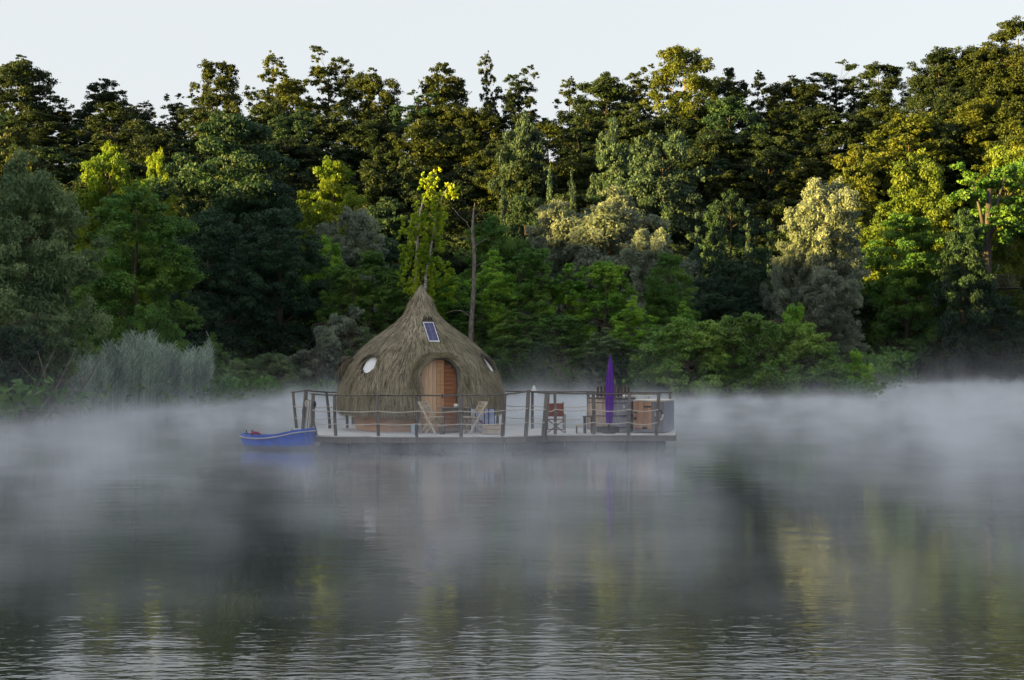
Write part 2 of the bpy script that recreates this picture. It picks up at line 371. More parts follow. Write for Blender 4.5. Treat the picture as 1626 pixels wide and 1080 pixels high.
# thatch strands: a ragged layer of real stems
nr = np.random.default_rng(3)
def strands(points, width=(.006, .013), rs=nr):
    V = []; T = []
    for (p, d, side, ln, lift, tn) in points:
        wd = rs.uniform(*width); a = side * wd
        p1 = p + d * ln * .5 + lift * .5; p2 = p + d * ln + lift
        V += [p - a, p + a, p1 + a * .9, p1 - a * .9, p1 - a * .9, p1 + a * .9, p2 + a * .25, p2 - a * .25]; T += [tn, tn]
    V = np.array([tuple(v) for v in V]); Fc = np.arange(len(V)).reshape(-1, 4); return V, Fc, T
thatch_m = mat('thatch_straw', (.42, .365, .26), .85, (.075, .062, .045), attr='tint')
def moss(m):                                   # damp and mossy patches in the thatch
    n = m.node_tree; L = n.links; b = n.nodes['Principled BSDF']; src = b.inputs['Base Color'].links[0].from_socket
    g = n.nodes.new('ShaderNodeNewGeometry'); no = n.nodes.new('ShaderNodeTexNoise'); no.inputs['Scale'].default_value = 1.3; no.inputs['Detail'].default_value = 6; L.new(g.outputs['Position'], no.inputs['Vector'])
    r = n.nodes.new('ShaderNodeMapRange'); r.inputs['From Min'].default_value = .48; r.inputs['From Max'].default_value = .68; r.inputs['To Max'].default_value = .75; L.new(no.outputs['Fac'], r.inputs['Value'])
    mx = n.nodes.new('ShaderNodeMix'); mx.data_type = 'RGBA'; mx.blend_type = 'MULTIPLY'; L.new(r.outputs[0], mx.inputs['Factor']); L.new(src, mx.inputs['A']); mx.inputs['B'].default_value = (.52, .54, .40, 1); L.new(mx.outputs['Result'], b.inputs['Base Color'])
moss(thatch_m)
pts = []
N = 0
while N < 52000:
    z = nr.uniform(.62, 4.25); 
    if nr.random() > (rad(z) + .12) / 2.5: continue
    az = nr.uniform(-math.pi, math.pi)
    if z > 4.12: continue
    if abs(az) > 2.3 and nr.random() < .55: continue
    p, nrm, tan, dn = dome_frame(az, z, nr.uniform(.0, .05))
    p = p + tan * .03 * math.sin(z * 23 + az * 5)
    if in_door(p, .06) or in_win(p, -.01): N += 1; continue
    if z < 3.6 and z > 2.7 and abs(az - .33) < .30 and p.y < HC.y and in_panel(p): N += 1; continue
    ln = nr.uniform(.2, .42) * (1 if z < 3.4 else .8)
    if z - ln < .42: ln = max(.08, z - .45 - nr.uniform(-.05, .1))
    sway = tan * (nr.normal(0, .10) + .12 * math.sin(az * 7 + z * 3) + .08 * math.sin(az * 17 - z * 5))
    d = (dn + sway).normalized()
    lift = nrm * nr.uniform(-.03, .04)
    if any(in_win(p + d * ln * f) for f in (.5, 1)): ln *= .35
    if z > 2.5 and p.y < HC.y and any(in_panel(p + d * ln * f) for f in (.3, .65, 1)): N += 1; continue
    clump = .5 + .5 * math.sin(az * 31 + math.sin(z * 9) * 2) * math.sin(z * 13 + az * 11)
    pts.append((p, d, tan, ln, lift, float(np.clip(nr.normal(.22 + .34 * clump, .32), 0, 1)))); N += 1
V, Fc, T = strands(pts)
rawobj('thatch', V, Fc, thatch_m, hut, T, kind='stuff')
# ragged eaves fringe
pts = []
for k in range(5200):
    az = nr.uniform(-math.pi, math.pi); p, nrm, tan, dn = dome_frame(az, nr.uniform(.62, .85), nr.uniform(-.12, .04))
    if in_door(p, .06): continue
    pts.append((p, (Vector((0, 0, -1)) + tan * nr.normal(0, .1) + nrm * -.12).normalized(), tan, nr.uniform(.15, .33), nrm * nr.uniform(-.03, .02), float(np.clip(nr.normal(.5, .28), 0, 1))))
V, Fc, T = strands(pts); rawobj('eaves_fringe', V, Fc, thatch_m, hut, T, kind='stuff')
# topknot
pts = []
for k in range(500):
    az = nr.uniform(-math.pi, math.pi); out = Vector((math.sin(az), -math.cos(az), 0)); tan = Vector((math.cos(az), math.sin(az), 0))
    pts.append((HC + Vector((0, 0, nr.uniform(4.0, 4.19))) + out * nr.uniform(.0, .03), (Vector((0, 0, -1)) + out * .22).normalized(), tan, nr.uniform(.25, .45), out * .02, float(np.clip(nr.normal(.4, .2), 0, 1))))
V, Fc, T = strands(pts, (.006, .012)); rawobj('topknot', V, Fc, thatch_m, hut, T, kind='stuff')
# hull of planks under the eaves
larch = mat('oiled_larch', (.56, .32, .17), .6, (.40, .21, .11), 3, (1, 1, 14), bump=.3, bscale=6, rnd=.16)
larch_l = mat('pale_larch', (.72, .50, .34), .6, (.56, .35, .21), 3, (14, 14, 1), bump=.3, bscale=6, rnd=.14)
NF = 12
for c in range(4):
    z0, z1 = c * .165, (c + 1) * .165 - .008
    for k in range(NF):
        t0, t1 = 2 * math.pi * (k + .25) / NF, 2 * math.pi * (k + 1.25) / NF
        def q(t, z, o=0):
            r = 1.86 + .17 * (z / .66) ** .8 + o; return HC + Vector((math.sin(t) * r, -math.cos(t) * r, z))
        if in_door((q(t0, .3) + q(t1, .3)) / 2, -.25): continue
        mb = MB(); vv = [q(t0, z0), q(t1, z0), q(t1, z1), q(t0, z1), q(t0, z0, -.04), q(t1, z0, -.04), q(t1, z1, -.04), q(t0, z1, -.04)]
        mb.add(vv, [(0, 1, 2, 3), (5, 4, 7, 6), (3, 2, 6, 7), (0, 4, 5, 1), (0, 3, 7, 4), (1, 5, 6, 2)]); obj('hull_plank', mb, larch, hut)
# door: tunnel, vertical planks to the left, horizontal boards to the right
def dpt(u, z, d): return HC + door_tan * u + door_out * d + Vector((0, 0, z))
def arch_z(u, w_=DW, top=DTOP): return top - w_ + math.sqrt(max(0, w_ * w_ - u * u))
mb = MB(); prof = [(-DW, 0)] + [(-DW * math.cos(t), DTOP - DW + DW * math.sin(t)) for t in np.linspace(0, math.pi, 25)] + [(DW, 0)]
vs = [dpt(u, z, 1.75) for u, z in prof] + [dpt(u, z, 2.40 if z < 1.5 else 2.40 - (z - 1.5) * .15) for u, z in prof]; n = len(prof)
vs += [dpt(u * 1.06, z * 1.018, 1.75) for u, z in prof] + [dpt(u * 1.06, z * 1.018, 2.40 if z < 1.5 else 2.40 - (z - 1.5) * .15) for u, z in prof]
mb.add(vs, [(i, i + 1, n + i + 1, n + i) for i in range(n - 1)] + [(2 * n + i, 3 * n + i, 3 * n + i + 1, 2 * n + i + 1) for i in range(n - 1)] + [(n + i, n + i + 1, 3 * n + i + 1, 3 * n + i) for i in range(n - 1)])
obj('door_surround', mb, mat('grey_plaster_wood', (.30, .28, .26), .8, (.2, .18, .17), 6), hut)
door = thing_door = MB()
door = bpy.data.objects.new('door', None); C.objects.link(door); door.parent = hut; door.location = dpt(-.12, 0, 2.22) - HC
nb = 6; e = np.linspace(-DW + .012, .14, nb + 1)
for k in range(nb):
    u0, u1 = e[k] + .003, e[k + 1] - .003; sub = np.linspace(u0, u1, 4)
    vv = [dpt(u, .03, 2.22) for u in sub] + [dpt(u, arch_z(u) - .015, 2.22) for u in sub]; vb = [v - door_out * .035 for v in vv]
    dep = rng.uniform(-.004, .004) * door_out
    mb = MB(); al = [v + dep for v in vv + vb]; fs = []
    for i in range(3): fs += [(i, i + 1, 4 + i + 1, 4 + i), (8 + i + 1, 8 + i, 12 + i, 12 + i + 1), (4 + i, 5 + i, 13 + i, 12 + i)]
    fs += [(0, 4, 12, 8), (3, 11, 15, 7)]
    mb.add(al, fs); obj('door_plank', mb, larch_l if k < 4 else larch, door)
mb = MB(); mb.box(dpt(.09, 1.0, 2.24), (.025, .05, .12), rz=DAZ); mb.box(dpt(.06, 1.03, 2.265), (.1, .02, .02), rz=DAZ); obj('handle', mb, metal_dark, door)
k = 0; z = .03
redl = mat('red_larch', (.42, .17, .07), .6, (.28, .10, .045), 3, (1, 1, 14), bump=.3, bscale=6, rnd=.14)
while z < DTOP - .06:
    z1 = min(z + .115, DTOP - .03); zm = z1
    ue = DW - .012 if zm < DTOP - DW else math.sqrt(max(0.0, DW * DW - (zm - DTOP + DW) ** 2)) - .012
    u0 = .148
    if ue > u0 + .03:
        mb = MB(); mb.box(dpt((u0 + ue) / 2, (z + z1) / 2, 2.15), (ue - u0, .03, z1 - z - .006), rz=DAZ, bev=.004); obj('wall_board', mb, redl, hut)
    z += .115
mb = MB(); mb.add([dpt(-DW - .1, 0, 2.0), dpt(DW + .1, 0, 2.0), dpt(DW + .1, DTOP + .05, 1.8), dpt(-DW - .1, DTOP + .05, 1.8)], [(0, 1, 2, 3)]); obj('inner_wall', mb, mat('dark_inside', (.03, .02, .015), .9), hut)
mb = MB(); mb.box(dpt(0, .015, 2.3), (1.04, .3, .03), rz=DAZ, bev=.005); obj('threshold', mb, wood_grey, hut)
# thatched brow over the door
pts = []
for k in range(8000):
    t = nr.uniform(-.28, math.pi + .28); layer = nr.uniform(0, 1); rr = DW + .035 + .13 * layer
    dd = 2.40 - .75 * nr.random() if layer > .6 else nr.uniform(2.28, 2.47)
    u, z = -rr * math.cos(t), DTOP - DW + rr * math.sin(t)
    p = dpt(u, z, dd); tg = (door_tan * math.sin(t) + Vector((0, 0, 1)) * math.cos(t)); side = 1 if t > math.pi / 2 else -1
    d = (tg * side + door_out * nr.normal(0, .12) + door_tan * nr.normal(0, .06) + (door_tan * -math.cos(t) + Vector((0, 0, math.sin(t)))) * nr.uniform(-.05, .16)).normalized()
    wside = (door_tan * -math.cos(t) + Vector((0, 0, math.sin(t)))) if dd > 2.3 else door_out
    pts.append((p, d, wside, nr.uniform(.16, .34), Vector(), float(np.clip(nr.normal(.42, .25), 0, 1))))
V, Fc, T = strands(pts); rawobj('door_thatch_brow', V, Fc, thatch_m, hut, T, kind='stuff')
mb = MB()
bpts = [dpt(-(DW + .085) * math.cos(t), DTOP - DW + (DW + .085) * math.sin(t), 2.30 - .05 * math.sin(max(0, t))) for t in np.linspace(-.2, math.pi + .2, 25)]
mb.tube(bpts, [.055] * 25, 8); obj('brow_core', mb, MATS['thatch_underlay'], hut)
# windows
curtain = mat('white_curtain', (.86, .87, .9), .5, (.74, .76, .82), 6, (1, 6, 1), bump=.3)
for wi, (az, z, a, b) in enumerate(WINS):
    c, nrm, tan, dn = dome_frame(az, z)
    q = [tan * math.cos(t) * a + dn * math.sin(t) * b for t in np.linspace(0, 2 * math.pi, 33)[:-1]]
    # lean the oval as in the photograph
    cs, sn = math.cos(R(-22)), math.sin(R(-22))
    q = [tan * (v.dot(tan) * cs - v.dot(dn) * sn) + dn * (v.dot(tan) * sn + v.dot(dn) * cs) for v in q]
    mb = MB(); mb.tube([c + v * 1.02 - nrm * .02 for v in q] + [c + q[0] * 1.02 - nrm * .02], .022, 6, cap=False); f = obj('window', mb, mat('window_rim', (.10, .09, .08), .7), hut)
    mb = MB(); mb.add([c + v - nrm * .045 for v in q] + [c - nrm * .03], [(k, (k + 1) % 32, 32) for k in range(32)], True); obj('curtain', mb, curtain, f)
    # thatch eyelid over each window
    pts = []
    for k in range(420):
        t = nr.uniform(-math.pi, 0) + nr.normal(0, .1); v = tan * math.cos(t) * (a + nr.uniform(.03, .11)) + dn * math.sin(t) * (b + nr.uniform(.02, .1))
        pts.append((c + v + nrm * nr.uniform(0, .05), (dn * .8 + tan * (.6 if math.cos(t) > 0 else -.6) * abs(math.cos(t)) + nrm * .25).normalized(), tan, nr.uniform(.06, .15), nrm * .02, float(np.clip(nr.normal(.6, .25), 0, 1))))
    V, Fc, T = strands(pts); rawobj('window_thatch', V, Fc, thatch_m, hut, T, kind='stuff')
# thatch hood on the left flank
c = HC + Vector((-2.10, -.25, 1.42)); pts = []
mb = MB(); mb.tube([c + Vector((.12, -.3, .62)), c + Vector((-.08, -.3, .6)), c + Vector((-.2, -.3, .40)), c + Vector((-.2, -.3, .12))], [.07, .1, .08, .05], 8); obj('hood_core', mb, MATS['thatch_underlay'], hut)
for k in range(2600):
    s_ = nr.random(); y_ = nr.uniform(-.5, .3); x_ = .22 - .46 * s_ ** .8 * nr.uniform(.6, 1); z_ = .62 - .36 * s_ ** 2.2
    pts.append((c + Vector((x_, y_, z_)), Vector((-.5 * (1 - s_) - .05, nr.normal(0, .1), -.5 - s_)).normalized(), Vector((.7, .7, 0)), nr.uniform(.15, .32), Vector(), float(np.clip(nr.normal(.4, .25), 0, 1))))
V, Fc, T = strands(pts); rawobj('flank_hood', V, Fc, thatch_m, hut, T, kind='stuff')
# solar panel on the roof
def on_dome(px, py, off):
    p = P(px, py, 41)
    for _ in range(12):
        z = p.z - HC.z; r = rad(z) + off; x = p.x - HC.x; yy = HC.y - math.sqrt(max(0, r * r - x * x)); p = P(px, py, yy)
    return p
qa = [on_dome(*q, .085) for q in ((671.2, 511.2), (688.2, 511.4), (698.4, 542.6), (681.2, 542.4))]
cc = sum(qa, Vector()) / 4; nn = (qa[1] - qa[0]).cross(qa[3] - qa[0]).normalized(); nn = nn if nn.y < 0 else -nn
sol = thing('solar_panel', 'small blue solar panel tilted high on the thatched roof', 'solar panel', cc)
mb = MB(); mb.add([v for v in qa] + [v - nn * .03 for v in qa], [(0, 1, 2, 3), (7, 6, 5, 4), (0, 4, 5, 1), (1, 5, 6, 2), (2, 6, 7, 3), (3, 7, 4, 0)]); obj('frame', mb, mat('aluminium_frame', (.72, .72, .78), .35, metal=.4), sol)
def ql(u, v, o=.004): return (qa[0] * (1 - u) + qa[1] * u) * (1 - v) + (qa[3] * (1 - u) + qa[2] * u) * v + nn * o
pm = mat('solar_cell_blue', (.012, .014, .10), .15, (.02, .022, .14), 30, spec=.6, rnd=.12)
for i in range(2):
    for j in range(5):
        u0, u1 = .08 + i * .425, .08 + i * .425 + .41; v0, v1 = .05 + j * .18, .05 + j * .18 + .172
        mb = MB(); mb.add([ql(u0, v0), ql(u1, v0), ql(u1, v1), ql(u0, v1), ql(u0, v0, .0), ql(u1, v0, 0), ql(u1, v1, 0), ql(u0, v1, 0)], [(0, 1, 2, 3), (0, 4, 5, 1), (1, 5, 6, 2), (2, 6, 7, 3), (3, 7, 4, 0)]); obj('solar_cell', mb, pm, sol)
# carved white bird hanging beside the door
b0 = on_dome(664, 606, .14)
bird = thing('bird_ornament', 'white bird-shaped ornament with yellow beak left of the hut door', 'ornament', b0)
white = mat('white_paint', (.8, .8, .76), .5, (.66, .67, .66), 12)
mb = MB(); k_ = b0.y / F
def bp3(px, py, dy=0): return Vector((b0.x + (px - 664) * k_, b0.y + dy, b0.z - (py - 606) * k_))
mb.tube([bp3(662.2, 598), bp3(662.6, 600), bp3(663.0, 603), bp3(663.6, 608), bp3(665.4, 613), bp3(667, 616)], [.02, .045, .04, .062, .045, .015], 10); obj('body', mb, white, bird)
mb = MB(); mb.tube([bp3(661.5, 599, -.01), bp3(658.6, 599.2, -.02), bp3(655.8, 598.8, -.02)], [.022, .012, .003], 8); obj('beak', mb, mat('beak_yellow', (.55, .42, .12), .5), bird)
mb = MB(); mb.tube([bp3(665, 602, .02), bp3(667.4, 607, .02), bp3(669, 613, .03), bp3(669.5, 619, .03)], [.03, .045, .03, .008], 8); obj('wing', mb, mat('wing_grey', (.36, .37, .42), .6, (.2, .2, .25), 20), bird)
mb = MB(); mb.tube([bp3(662, 597.2), bp3(665, 597.6, .02), bp3(666.2, 600, .03)], [.018, .02, .01], 8); mb.tube([bp3(667, 615, .02), bp3(667.6, 624, .05)], [.018, .006], 6); obj('crest', mb, mat('crest_dark', (.05, .055, .05), .7), bird)

# ------------------------------------------------------------------ furniture
def at(px, Y, z=0): return Vector((X(px, Y), Y, DZ + z))
tb_m = mat('table_timber', (.20, .17, .14), .7, (.12, .10, .085), 4, (1, 8, 1), bump=.3, rnd=.1)
Yt = 39.35; t0 = at(721.5, Yt)
table = thing('garden_table', 'weathered wooden table in front of the hut door', 'table', t0)
for k in range(5):
    mb = MB(); mb.box(t0 + Vector((0, -.24 + k * .12, .70)), (.85, .112, .03), bev=.006); obj('table_board', mb, tb_m, table)
mb = MB(); mb.box(t0 + Vector((0, 0, .65)), (.66, .44, .07)); obj('apron', mb, tb_m, table)
for sx in (-.30, .30):
    for sy in (-.2, .2):
        mb = MB(); mb.beam(t0 + Vector((sx, sy, 0)), t0 + Vector((sx * 1.0, sy, .62)), .06, .06); obj('leg', mb, tb_m, table)
mb = MB(); mb.box(t0 + Vector((0, 0, .12)), (.56, .05, .06)); obj('stretcher', mb, tb_m, table)
cup = thing('mug', 'white square mug standing on the wooden table', 'mug', t0 + Vector((.04, -.1, .717)))
mb = MB(); c0 = t0 + Vector((.04, -.1, .717)); mb.lathe([(.0, 0), (.045, 0), (.05, .085), (.043, .085), (.038, .01), (0, .01)], c0, 16); obj('cup_body', mb, white, cup)
mb = MB(); mb.tube([c0 + Vector((.046, 0, .07)), c0 + Vector((.08, 0, .06)), c0 + Vector((.08, 0, .03)), c0 + Vector((.046, 0, .02))], .007, 6); obj('handle', mb, white, cup)
mb = MB(); mb.lathe([(0, 0), (.03, 0), (.03, .12), (.012, .16), (.012, .2), (0, .2)], t0 + Vector((.20, .02, .717)), 12); tag(obj('bottle', mb, mat('red_glass', (.16, .02, .02), .2, spec=.6)), 'small dark red bottle on the table behind the railing post', 'bottle')
ch_m = mat('chair_timber', (.50, .43, .34), .7, (.36, .31, .25), 4, (1, 1, 6), bump=.3, rnd=.1)
def chair(px, Y, s, lab):                      # folding chair, s=+1 faces right
    o = at(px, Y); t = thing('folding_chair', lab, 'chair', o, 'folding chairs at the table')
    def V_(x, y, z): return o + Vector((x * s, y, z))
    for k in range(5):
        mb = MB(); mb.box(V_(-.02 + k * .085, 0, .43 + .008 * k), (.078, .42, .032), bev=.005); obj('seat_slat', mb, ch_m, t)
    for sy in (-.2, .2):
        mb = MB(); mb.beam(V_(-.20, sy, .86), V_(.34, sy, 0), .045, .045); obj('leg', mb, ch_m, t)
        mb = MB(); mb.beam(V_(-.20, sy * .82, 0), V_(.24, sy * .82, .46), .045, .045); obj('leg', mb, ch_m, t)
    for k in range(3):
        mb = MB(); mb.beam(V_(-.2 + k * .055 * 1.0 - .0, -.22, .83 - k * .09), V_(-.2 + k * .055, .22, .83 - k * .10), .022, .085); obj('back_slat', mb, ch_m, t)
    mb = MB(); mb.beam(V_(.27, -.2, .1), V_(.27, .2, .1), .025, .025); obj('stretcher', mb, ch_m, t)
    t.rotation_euler.z = R(-28) * s
    return t
chair(681, 39.1, 1, 'left folding wooden chair between the pail and the table')
chair(758, 39.1, -1, 'right folding wooden chair beside the pale blue screen')
mb = MB(); p0 = at(658.5, 38.9); pail = thing('pail', 'pale blue pail on the deck by the left chair', 'bucket', p0)
mb.lathe([(0, .01), (.075, 0), (.105, .23), (.112, .235), (.112, .25), (.1, .25), (.072, .02), (0, .02)], p0, 20); obj('pail_body', mb, mat('pale_blue_plastic', (.48, .58, .66), .45, (.4, .5, .58), 8), pail)
mb = MB(); mb.tube([p0 + Vector((.11 * math.cos(t), 0, .24 + .12 * math.sin(t) * .3 - .03 * math.sin(t))) for t in np.linspace(0, math.pi, 9)], .005, 5); obj('handle', mb, metal_dark, pail)
mb = MB(); mb.lathe([(0, 0), (.07, 0), (.10, .16), (.09, .2), (.075, .2), (.07, .03), (0, .03)], at(702, 38.85), 16); tag(obj('flower_pot', mb, mat('dark_clay', (.10, .075, .055), .8, (.06, .045, .035), 8)), 'dark clay pot standing under the left end of the table', 'pot')
# pale blue screen right of the door
scr = thing('folding_screen', 'pale blue painted panel screen with reddish blotches right of the door', 'screen', at(768, 39.9))
blue_p = mat('pale_blue_panel', (.42, .47, .66), .7, (.27, .31, .52), 5, detail=2, rnd=.12)
for k, (a, b) in enumerate(((747.5, 754.5), (755.5, 769), (770, 775.5), (776.5, 785))):
    Ya, Yb = 39.9 + .04 * (k % 2), 39.94 - .04 * (k % 2)
    mb = MB(); mb.beam(at(a, Ya, .33), at(b, Yb, .33), .02, .62); obj('panel', mb, blue_p if k != 0 else mat('pale_grey_panel', (.55, .58, .68), .7), scr)
for px in (747, 755, 769.5, 776, 785.5):
    mb = MB(); mb.beam(at(px, 39.9, 0), at(px, 39.9, .66), .025, .025); obj('frame_post', mb, mat('navy_frame', (.03, .035, .09), .6), scr)
for k, (px, z, r_) in enumerate(((764, .30, .05), (766.5, .25, .035), (772.5, .2, .03), (760, .36, .03))):
    mb = MB(); c_ = at(px, 39.885, z); mb.add([c_ + Vector((r_ * math.cos(t) * (1 + .3 * math.sin(3 * t + k)), -.004 * j, r_ * .75 * math.sin(t))) for j in (0, 1) for t in np.linspace(0, 2 * math.pi, 13)[:-1]], [tuple(range(12, 24))] + [(i, (i + 1) % 12, 12 + (i + 1) % 12, 12 + i) for i in range(12)]); obj('painted_blotch', mb, mat('blotch_mauve', (.26, .14, .24), .7), scr)
# low crate with a slack lid
cr = thing('storage_crate', 'low pale wooden crate at the foot of the blue screen', 'crate', at(783, 38.9))
crm = mat('crate_wood', (.50, .42, .36), .75, (.36, .29, .25), 4, (6, 1, 1), bump=.3, rnd=.12)
for k in range(2):
    mb = MB(); mb.box(at(783, 38.68, .07 + k * .12), (.52, .02, .11), bev=.004); obj('crate_board', mb, crm, cr)
    mb = MB(); mb.box(at(783, 39.1, .07 + k * .12), (.52, .02, .11), bev=.004); obj('crate_board', mb, crm, cr)
    for s_ in (-1, 1):
        mb = MB(); mb.box(at(783, 38.89, .07 + k * .12) + Vector((s_ * .27, 0, 0)), (.02, .42, .11), bev=.004); obj('crate_board', mb, crm, cr)
mb = MB(); mb.beam(at(783, 38.66, .265), at(783, 39.1, .225), .57, .018); obj('lid', mb, mat('crate_lid', (.56, .50, .47), .7, (.42, .38, .42), 5), cr)
# red canvas chair
rc = thing('canvas_chair', 'red canvas director chair with wooden frame by the back rail', 'chair', at(882, 39.9))
rm = mat('red_canvas', (.21, .06, .04), .85, (.13, .035, .025), 10, bump=.3); fm = mat('chair_frame_brown', (.16, .09, .06), .6, (.1, .06, .045), 6)
o = at(882, 39.9)
mb = MB(); n_ = 9
for j, zz in enumerate((.44, .80)): 
    mb.v += [tuple(o + Vector((-.2 + .4 * i / (n_ - 1), -.0 + .05 * math.sin(math.pi * i / (n_ - 1)), zz))) for i in range(n_)]
mb.v += [(a, b + .012, c) for a, b, c in mb.v]
mb.f = [(i, i + 1, n_ + i + 1, n_ + i) for i in range(n_ - 1)] + [(2 * n_ + i + 1, 2 * n_ + i, 3 * n_ + i, 3 * n_ + i + 1) for i in range(n_ - 1)] + [(n_ + i, n_ + i + 1, 3 * n_ + i + 1, 3 * n_ + i) for i in range(n_ - 1)]; mb.sm = [True] * len(mb.f)
obj('backrest', mb, rm, rc)
mb = MB(); mb.box(o + Vector((0, -.2, .37)), (.42, .38, .015), bev=.004); obj('seat', mb, rm, rc)
for s_ in (-1, 1):
    mb = MB(); mb.beam(o + Vector((s_ * .22, 0, .1)), o + Vector((s_ * .21, .02, .84)), .03, .03); obj('back_post', mb, fm, rc)
    mb = MB(); mb.beam(o + Vector((s_ * .25, .03, .50)), o + Vector((s_ * .25, -.42, .50)), .05, .02); obj('armrest', mb, fm, rc)
    mb = MB(); mb.beam(o + Vector((s_ * .25, -.38, .0)), o + Vector((s_ * .25, -.36, .5)), .03, .03); obj('leg', mb, fm, rc)
    mb = MB(); mb.beam(o + Vector((s_ * .25, -.42, .02)), o + Vector((s_ * .25, .06, .02)), .035, .03); obj('foot_rail', mb, fm, rc)
    mb = MB(); mb.beam(o + Vector((s_ * .22, -.36 + .02 * s_, .02)), o + Vector((-s_ * .22, -.36 + .02 * s_, .36)), .02, .03); obj('cross_leg', mb, fm, rc)
mb = MB(); mb.beam(o + Vector((-.25, -.38, .1)), o + Vector((.25, -.38, .1)), .03, .03); obj('stretcher', mb, fm, rc)
# step bench at the tub
st = thing('tub_steps', 'two-level wooden step beside the hot tub', 'steps', at(930, 39.5))
for k in range(2):
    mb = MB(); mb.box(at(934, 39.35 + k * .17, .455), (.30, .16, .035), bev=.005); obj('tread', mb, tb_m, st)
    mb = MB(); mb.box(at(922.5, 39.35 + k * .17, .20), (.28, .16, .025), bev=.005); obj('tread', mb, ch_m, st)
for px in (928.5, 940):
    mb = MB(); mb.box(at(px, 39.42, .22), (.07, .3, .43), bev=.006); obj('side_board', mb, wood_dark, st)
mb = MB(); mb.box(at(915.5, 39.42, .10), (.03, .3, .19), bev=.004); obj('side_board', mb, wood_dark, st)
mb = MB(); mb.lathe([(0, 0), (.03, 0), (.038, .07), (.02, .1), (0, .1)], at(935.5, 39.2), 12); tag(obj('lantern', mb, white), 'tiny white lantern on the deck under the wooden step', 'lantern')
# hot tub
tc_ = at(971, 40.45); tub = thing('hot_tub', 'round hot tub of upright pale wooden staves with metal bands', 'hot tub', tc_)
TR = .665; ns = 34
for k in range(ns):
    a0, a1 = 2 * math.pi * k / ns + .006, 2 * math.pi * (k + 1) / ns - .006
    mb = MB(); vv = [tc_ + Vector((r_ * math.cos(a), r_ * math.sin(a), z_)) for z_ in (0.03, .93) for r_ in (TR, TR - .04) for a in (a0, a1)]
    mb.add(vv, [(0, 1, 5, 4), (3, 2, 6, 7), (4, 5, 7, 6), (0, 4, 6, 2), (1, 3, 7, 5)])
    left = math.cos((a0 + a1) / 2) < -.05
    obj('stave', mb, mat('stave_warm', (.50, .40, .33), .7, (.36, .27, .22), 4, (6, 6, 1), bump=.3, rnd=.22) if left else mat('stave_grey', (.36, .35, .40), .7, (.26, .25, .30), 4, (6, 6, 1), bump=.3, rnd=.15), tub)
for z_ in (.82, .46, .14):
    mb = MB(); mb.lathe([(TR + .002, z_ - .012), (TR + .012, z_ - .012), (TR + .012, z_ + .012), (TR + .002, z_ + .012)], tc_, 48); obj('band', mb, mat('band_steel', (.16, .16, .2), .4, metal=.7), tub)
mb = MB(); mb.lathe([(TR - .06, .925), (TR + .03, .925), (TR + .03, .955), (TR - .06, .955), (TR - .06, .925)], tc_, 48); obj('rim', mb, wood_grey, tub)
mb = MB(); mb.lathe([(0, .80), (TR - .041, .80)], tc_, 40); obj('tub_water', mb, mat('tub_water', (.05, .09, .1), .05, spec=.6), tub)
mb = MB(); c_ = P(987, 646, tc_.y - TR * math.cos(math.asin(.28 / TR)) - .0)
ang = math.atan2(.28, TR); 
mb.tube([Vector((tc_.x + .28 + .038 * math.cos(t), tc_.y - TR - .005 + .07, tc_.z + .71 + .03 * math.sin(t))) for t in np.linspace(0, 2 * math.pi, 15)], .012, 6, cap=False); obj('maker_plate', mb, white, tub)
mb = MB(); mb.box(tc_ + Vector((-.15, -TR - .02, .09)), (.62, .06, .16), bev=.01); obj('foot_beam', mb, wood_dark, tub)
# slatted backrest behind the tub rim
sl = thing('slatted_screen', 'dark picket screen standing behind the hot tub', 'screen', at(973, 41.4))
for k in range(10):
    if k == 4: continue
    px = 949.5 + k * 5.4
    mb = MB(); mb.box(at(px, 41.4, .62), (.065, .02, 1.24 + .04 * (k % 3)), bev=.006); obj('picket', mb, mat('picket_brown', (.10, .07, .06), .8, (.06, .045, .04), 6, rnd=.2), sl)
for z_ in (.5, 1.0):
    mb = MB(); mb.box(at(974, 41.425, z_), (1.0, .02, .06)); obj('crossbar', mb, MATS['picket_brown'], sl)
for i, px in enumerate((990.8, 997)):
    Yc = 40.0
    mb = MB(); mb.lathe([(0, 0), (.035, 0), (.042, .06), (.03, .085), (0, .09)], Vector((X(px, Yc), Yc if i == 0 else Yc + .05, DZ + .955)), 12); tag(obj('tub_light', mb, white), ('left' if i == 0 else 'right') + ' one of the two small white knobs on the hot tub rim', 'light', 'white knobs on the tub rim')
# closed purple parasol
pb = at(966.5, 39.35); par = thing('parasol', 'tall closed purple parasol standing in front of the hot tub', 'parasol', pb)
purple = mat('purple_canvas', (.135, .035, .36), .75, (.09, .022, .26), 5, (1, 1, .3), bump=.4)
prof = [(.0, .255), (.062, .25), (.078, .33), (.092, .6), (.105, .9), (.108, 1.05), (.105, 1.25), (.092, 1.5), (.068, 1.75), (.045, 1.93), (.022, 2.06), (.006, 2.14)]
mb = MB(); n_ = 48; vs = []
for (r_, z_) in prof:
    for k in range(n_):
        t = 2 * math.pi * k / n_; rr = r_ * (1 + .20 * math.sin(7 * t + z_ * 1.5) + .05 * math.sin(3 * t + 4 * z_)); vs.append(pb + Vector((rr * math.cos(t) + .022 * z_, rr * math.sin(t), z_)))
mb.add(vs, [(i * n_ + k, i * n_ + (k + 1) % n_, (i + 1) * n_ + (k + 1) % n_, (i + 1) * n_ + k) for i in range(len(prof) - 1) for k in range(n_)], True); obj('canopy', mb, purple, par)
mb = MB(); mb.tube([pb + Vector((.002, 0, .03)), pb + Vector((.047, 0, 2.19))], [.022, .012], 8); obj('pole', mb, metal_dark, par)
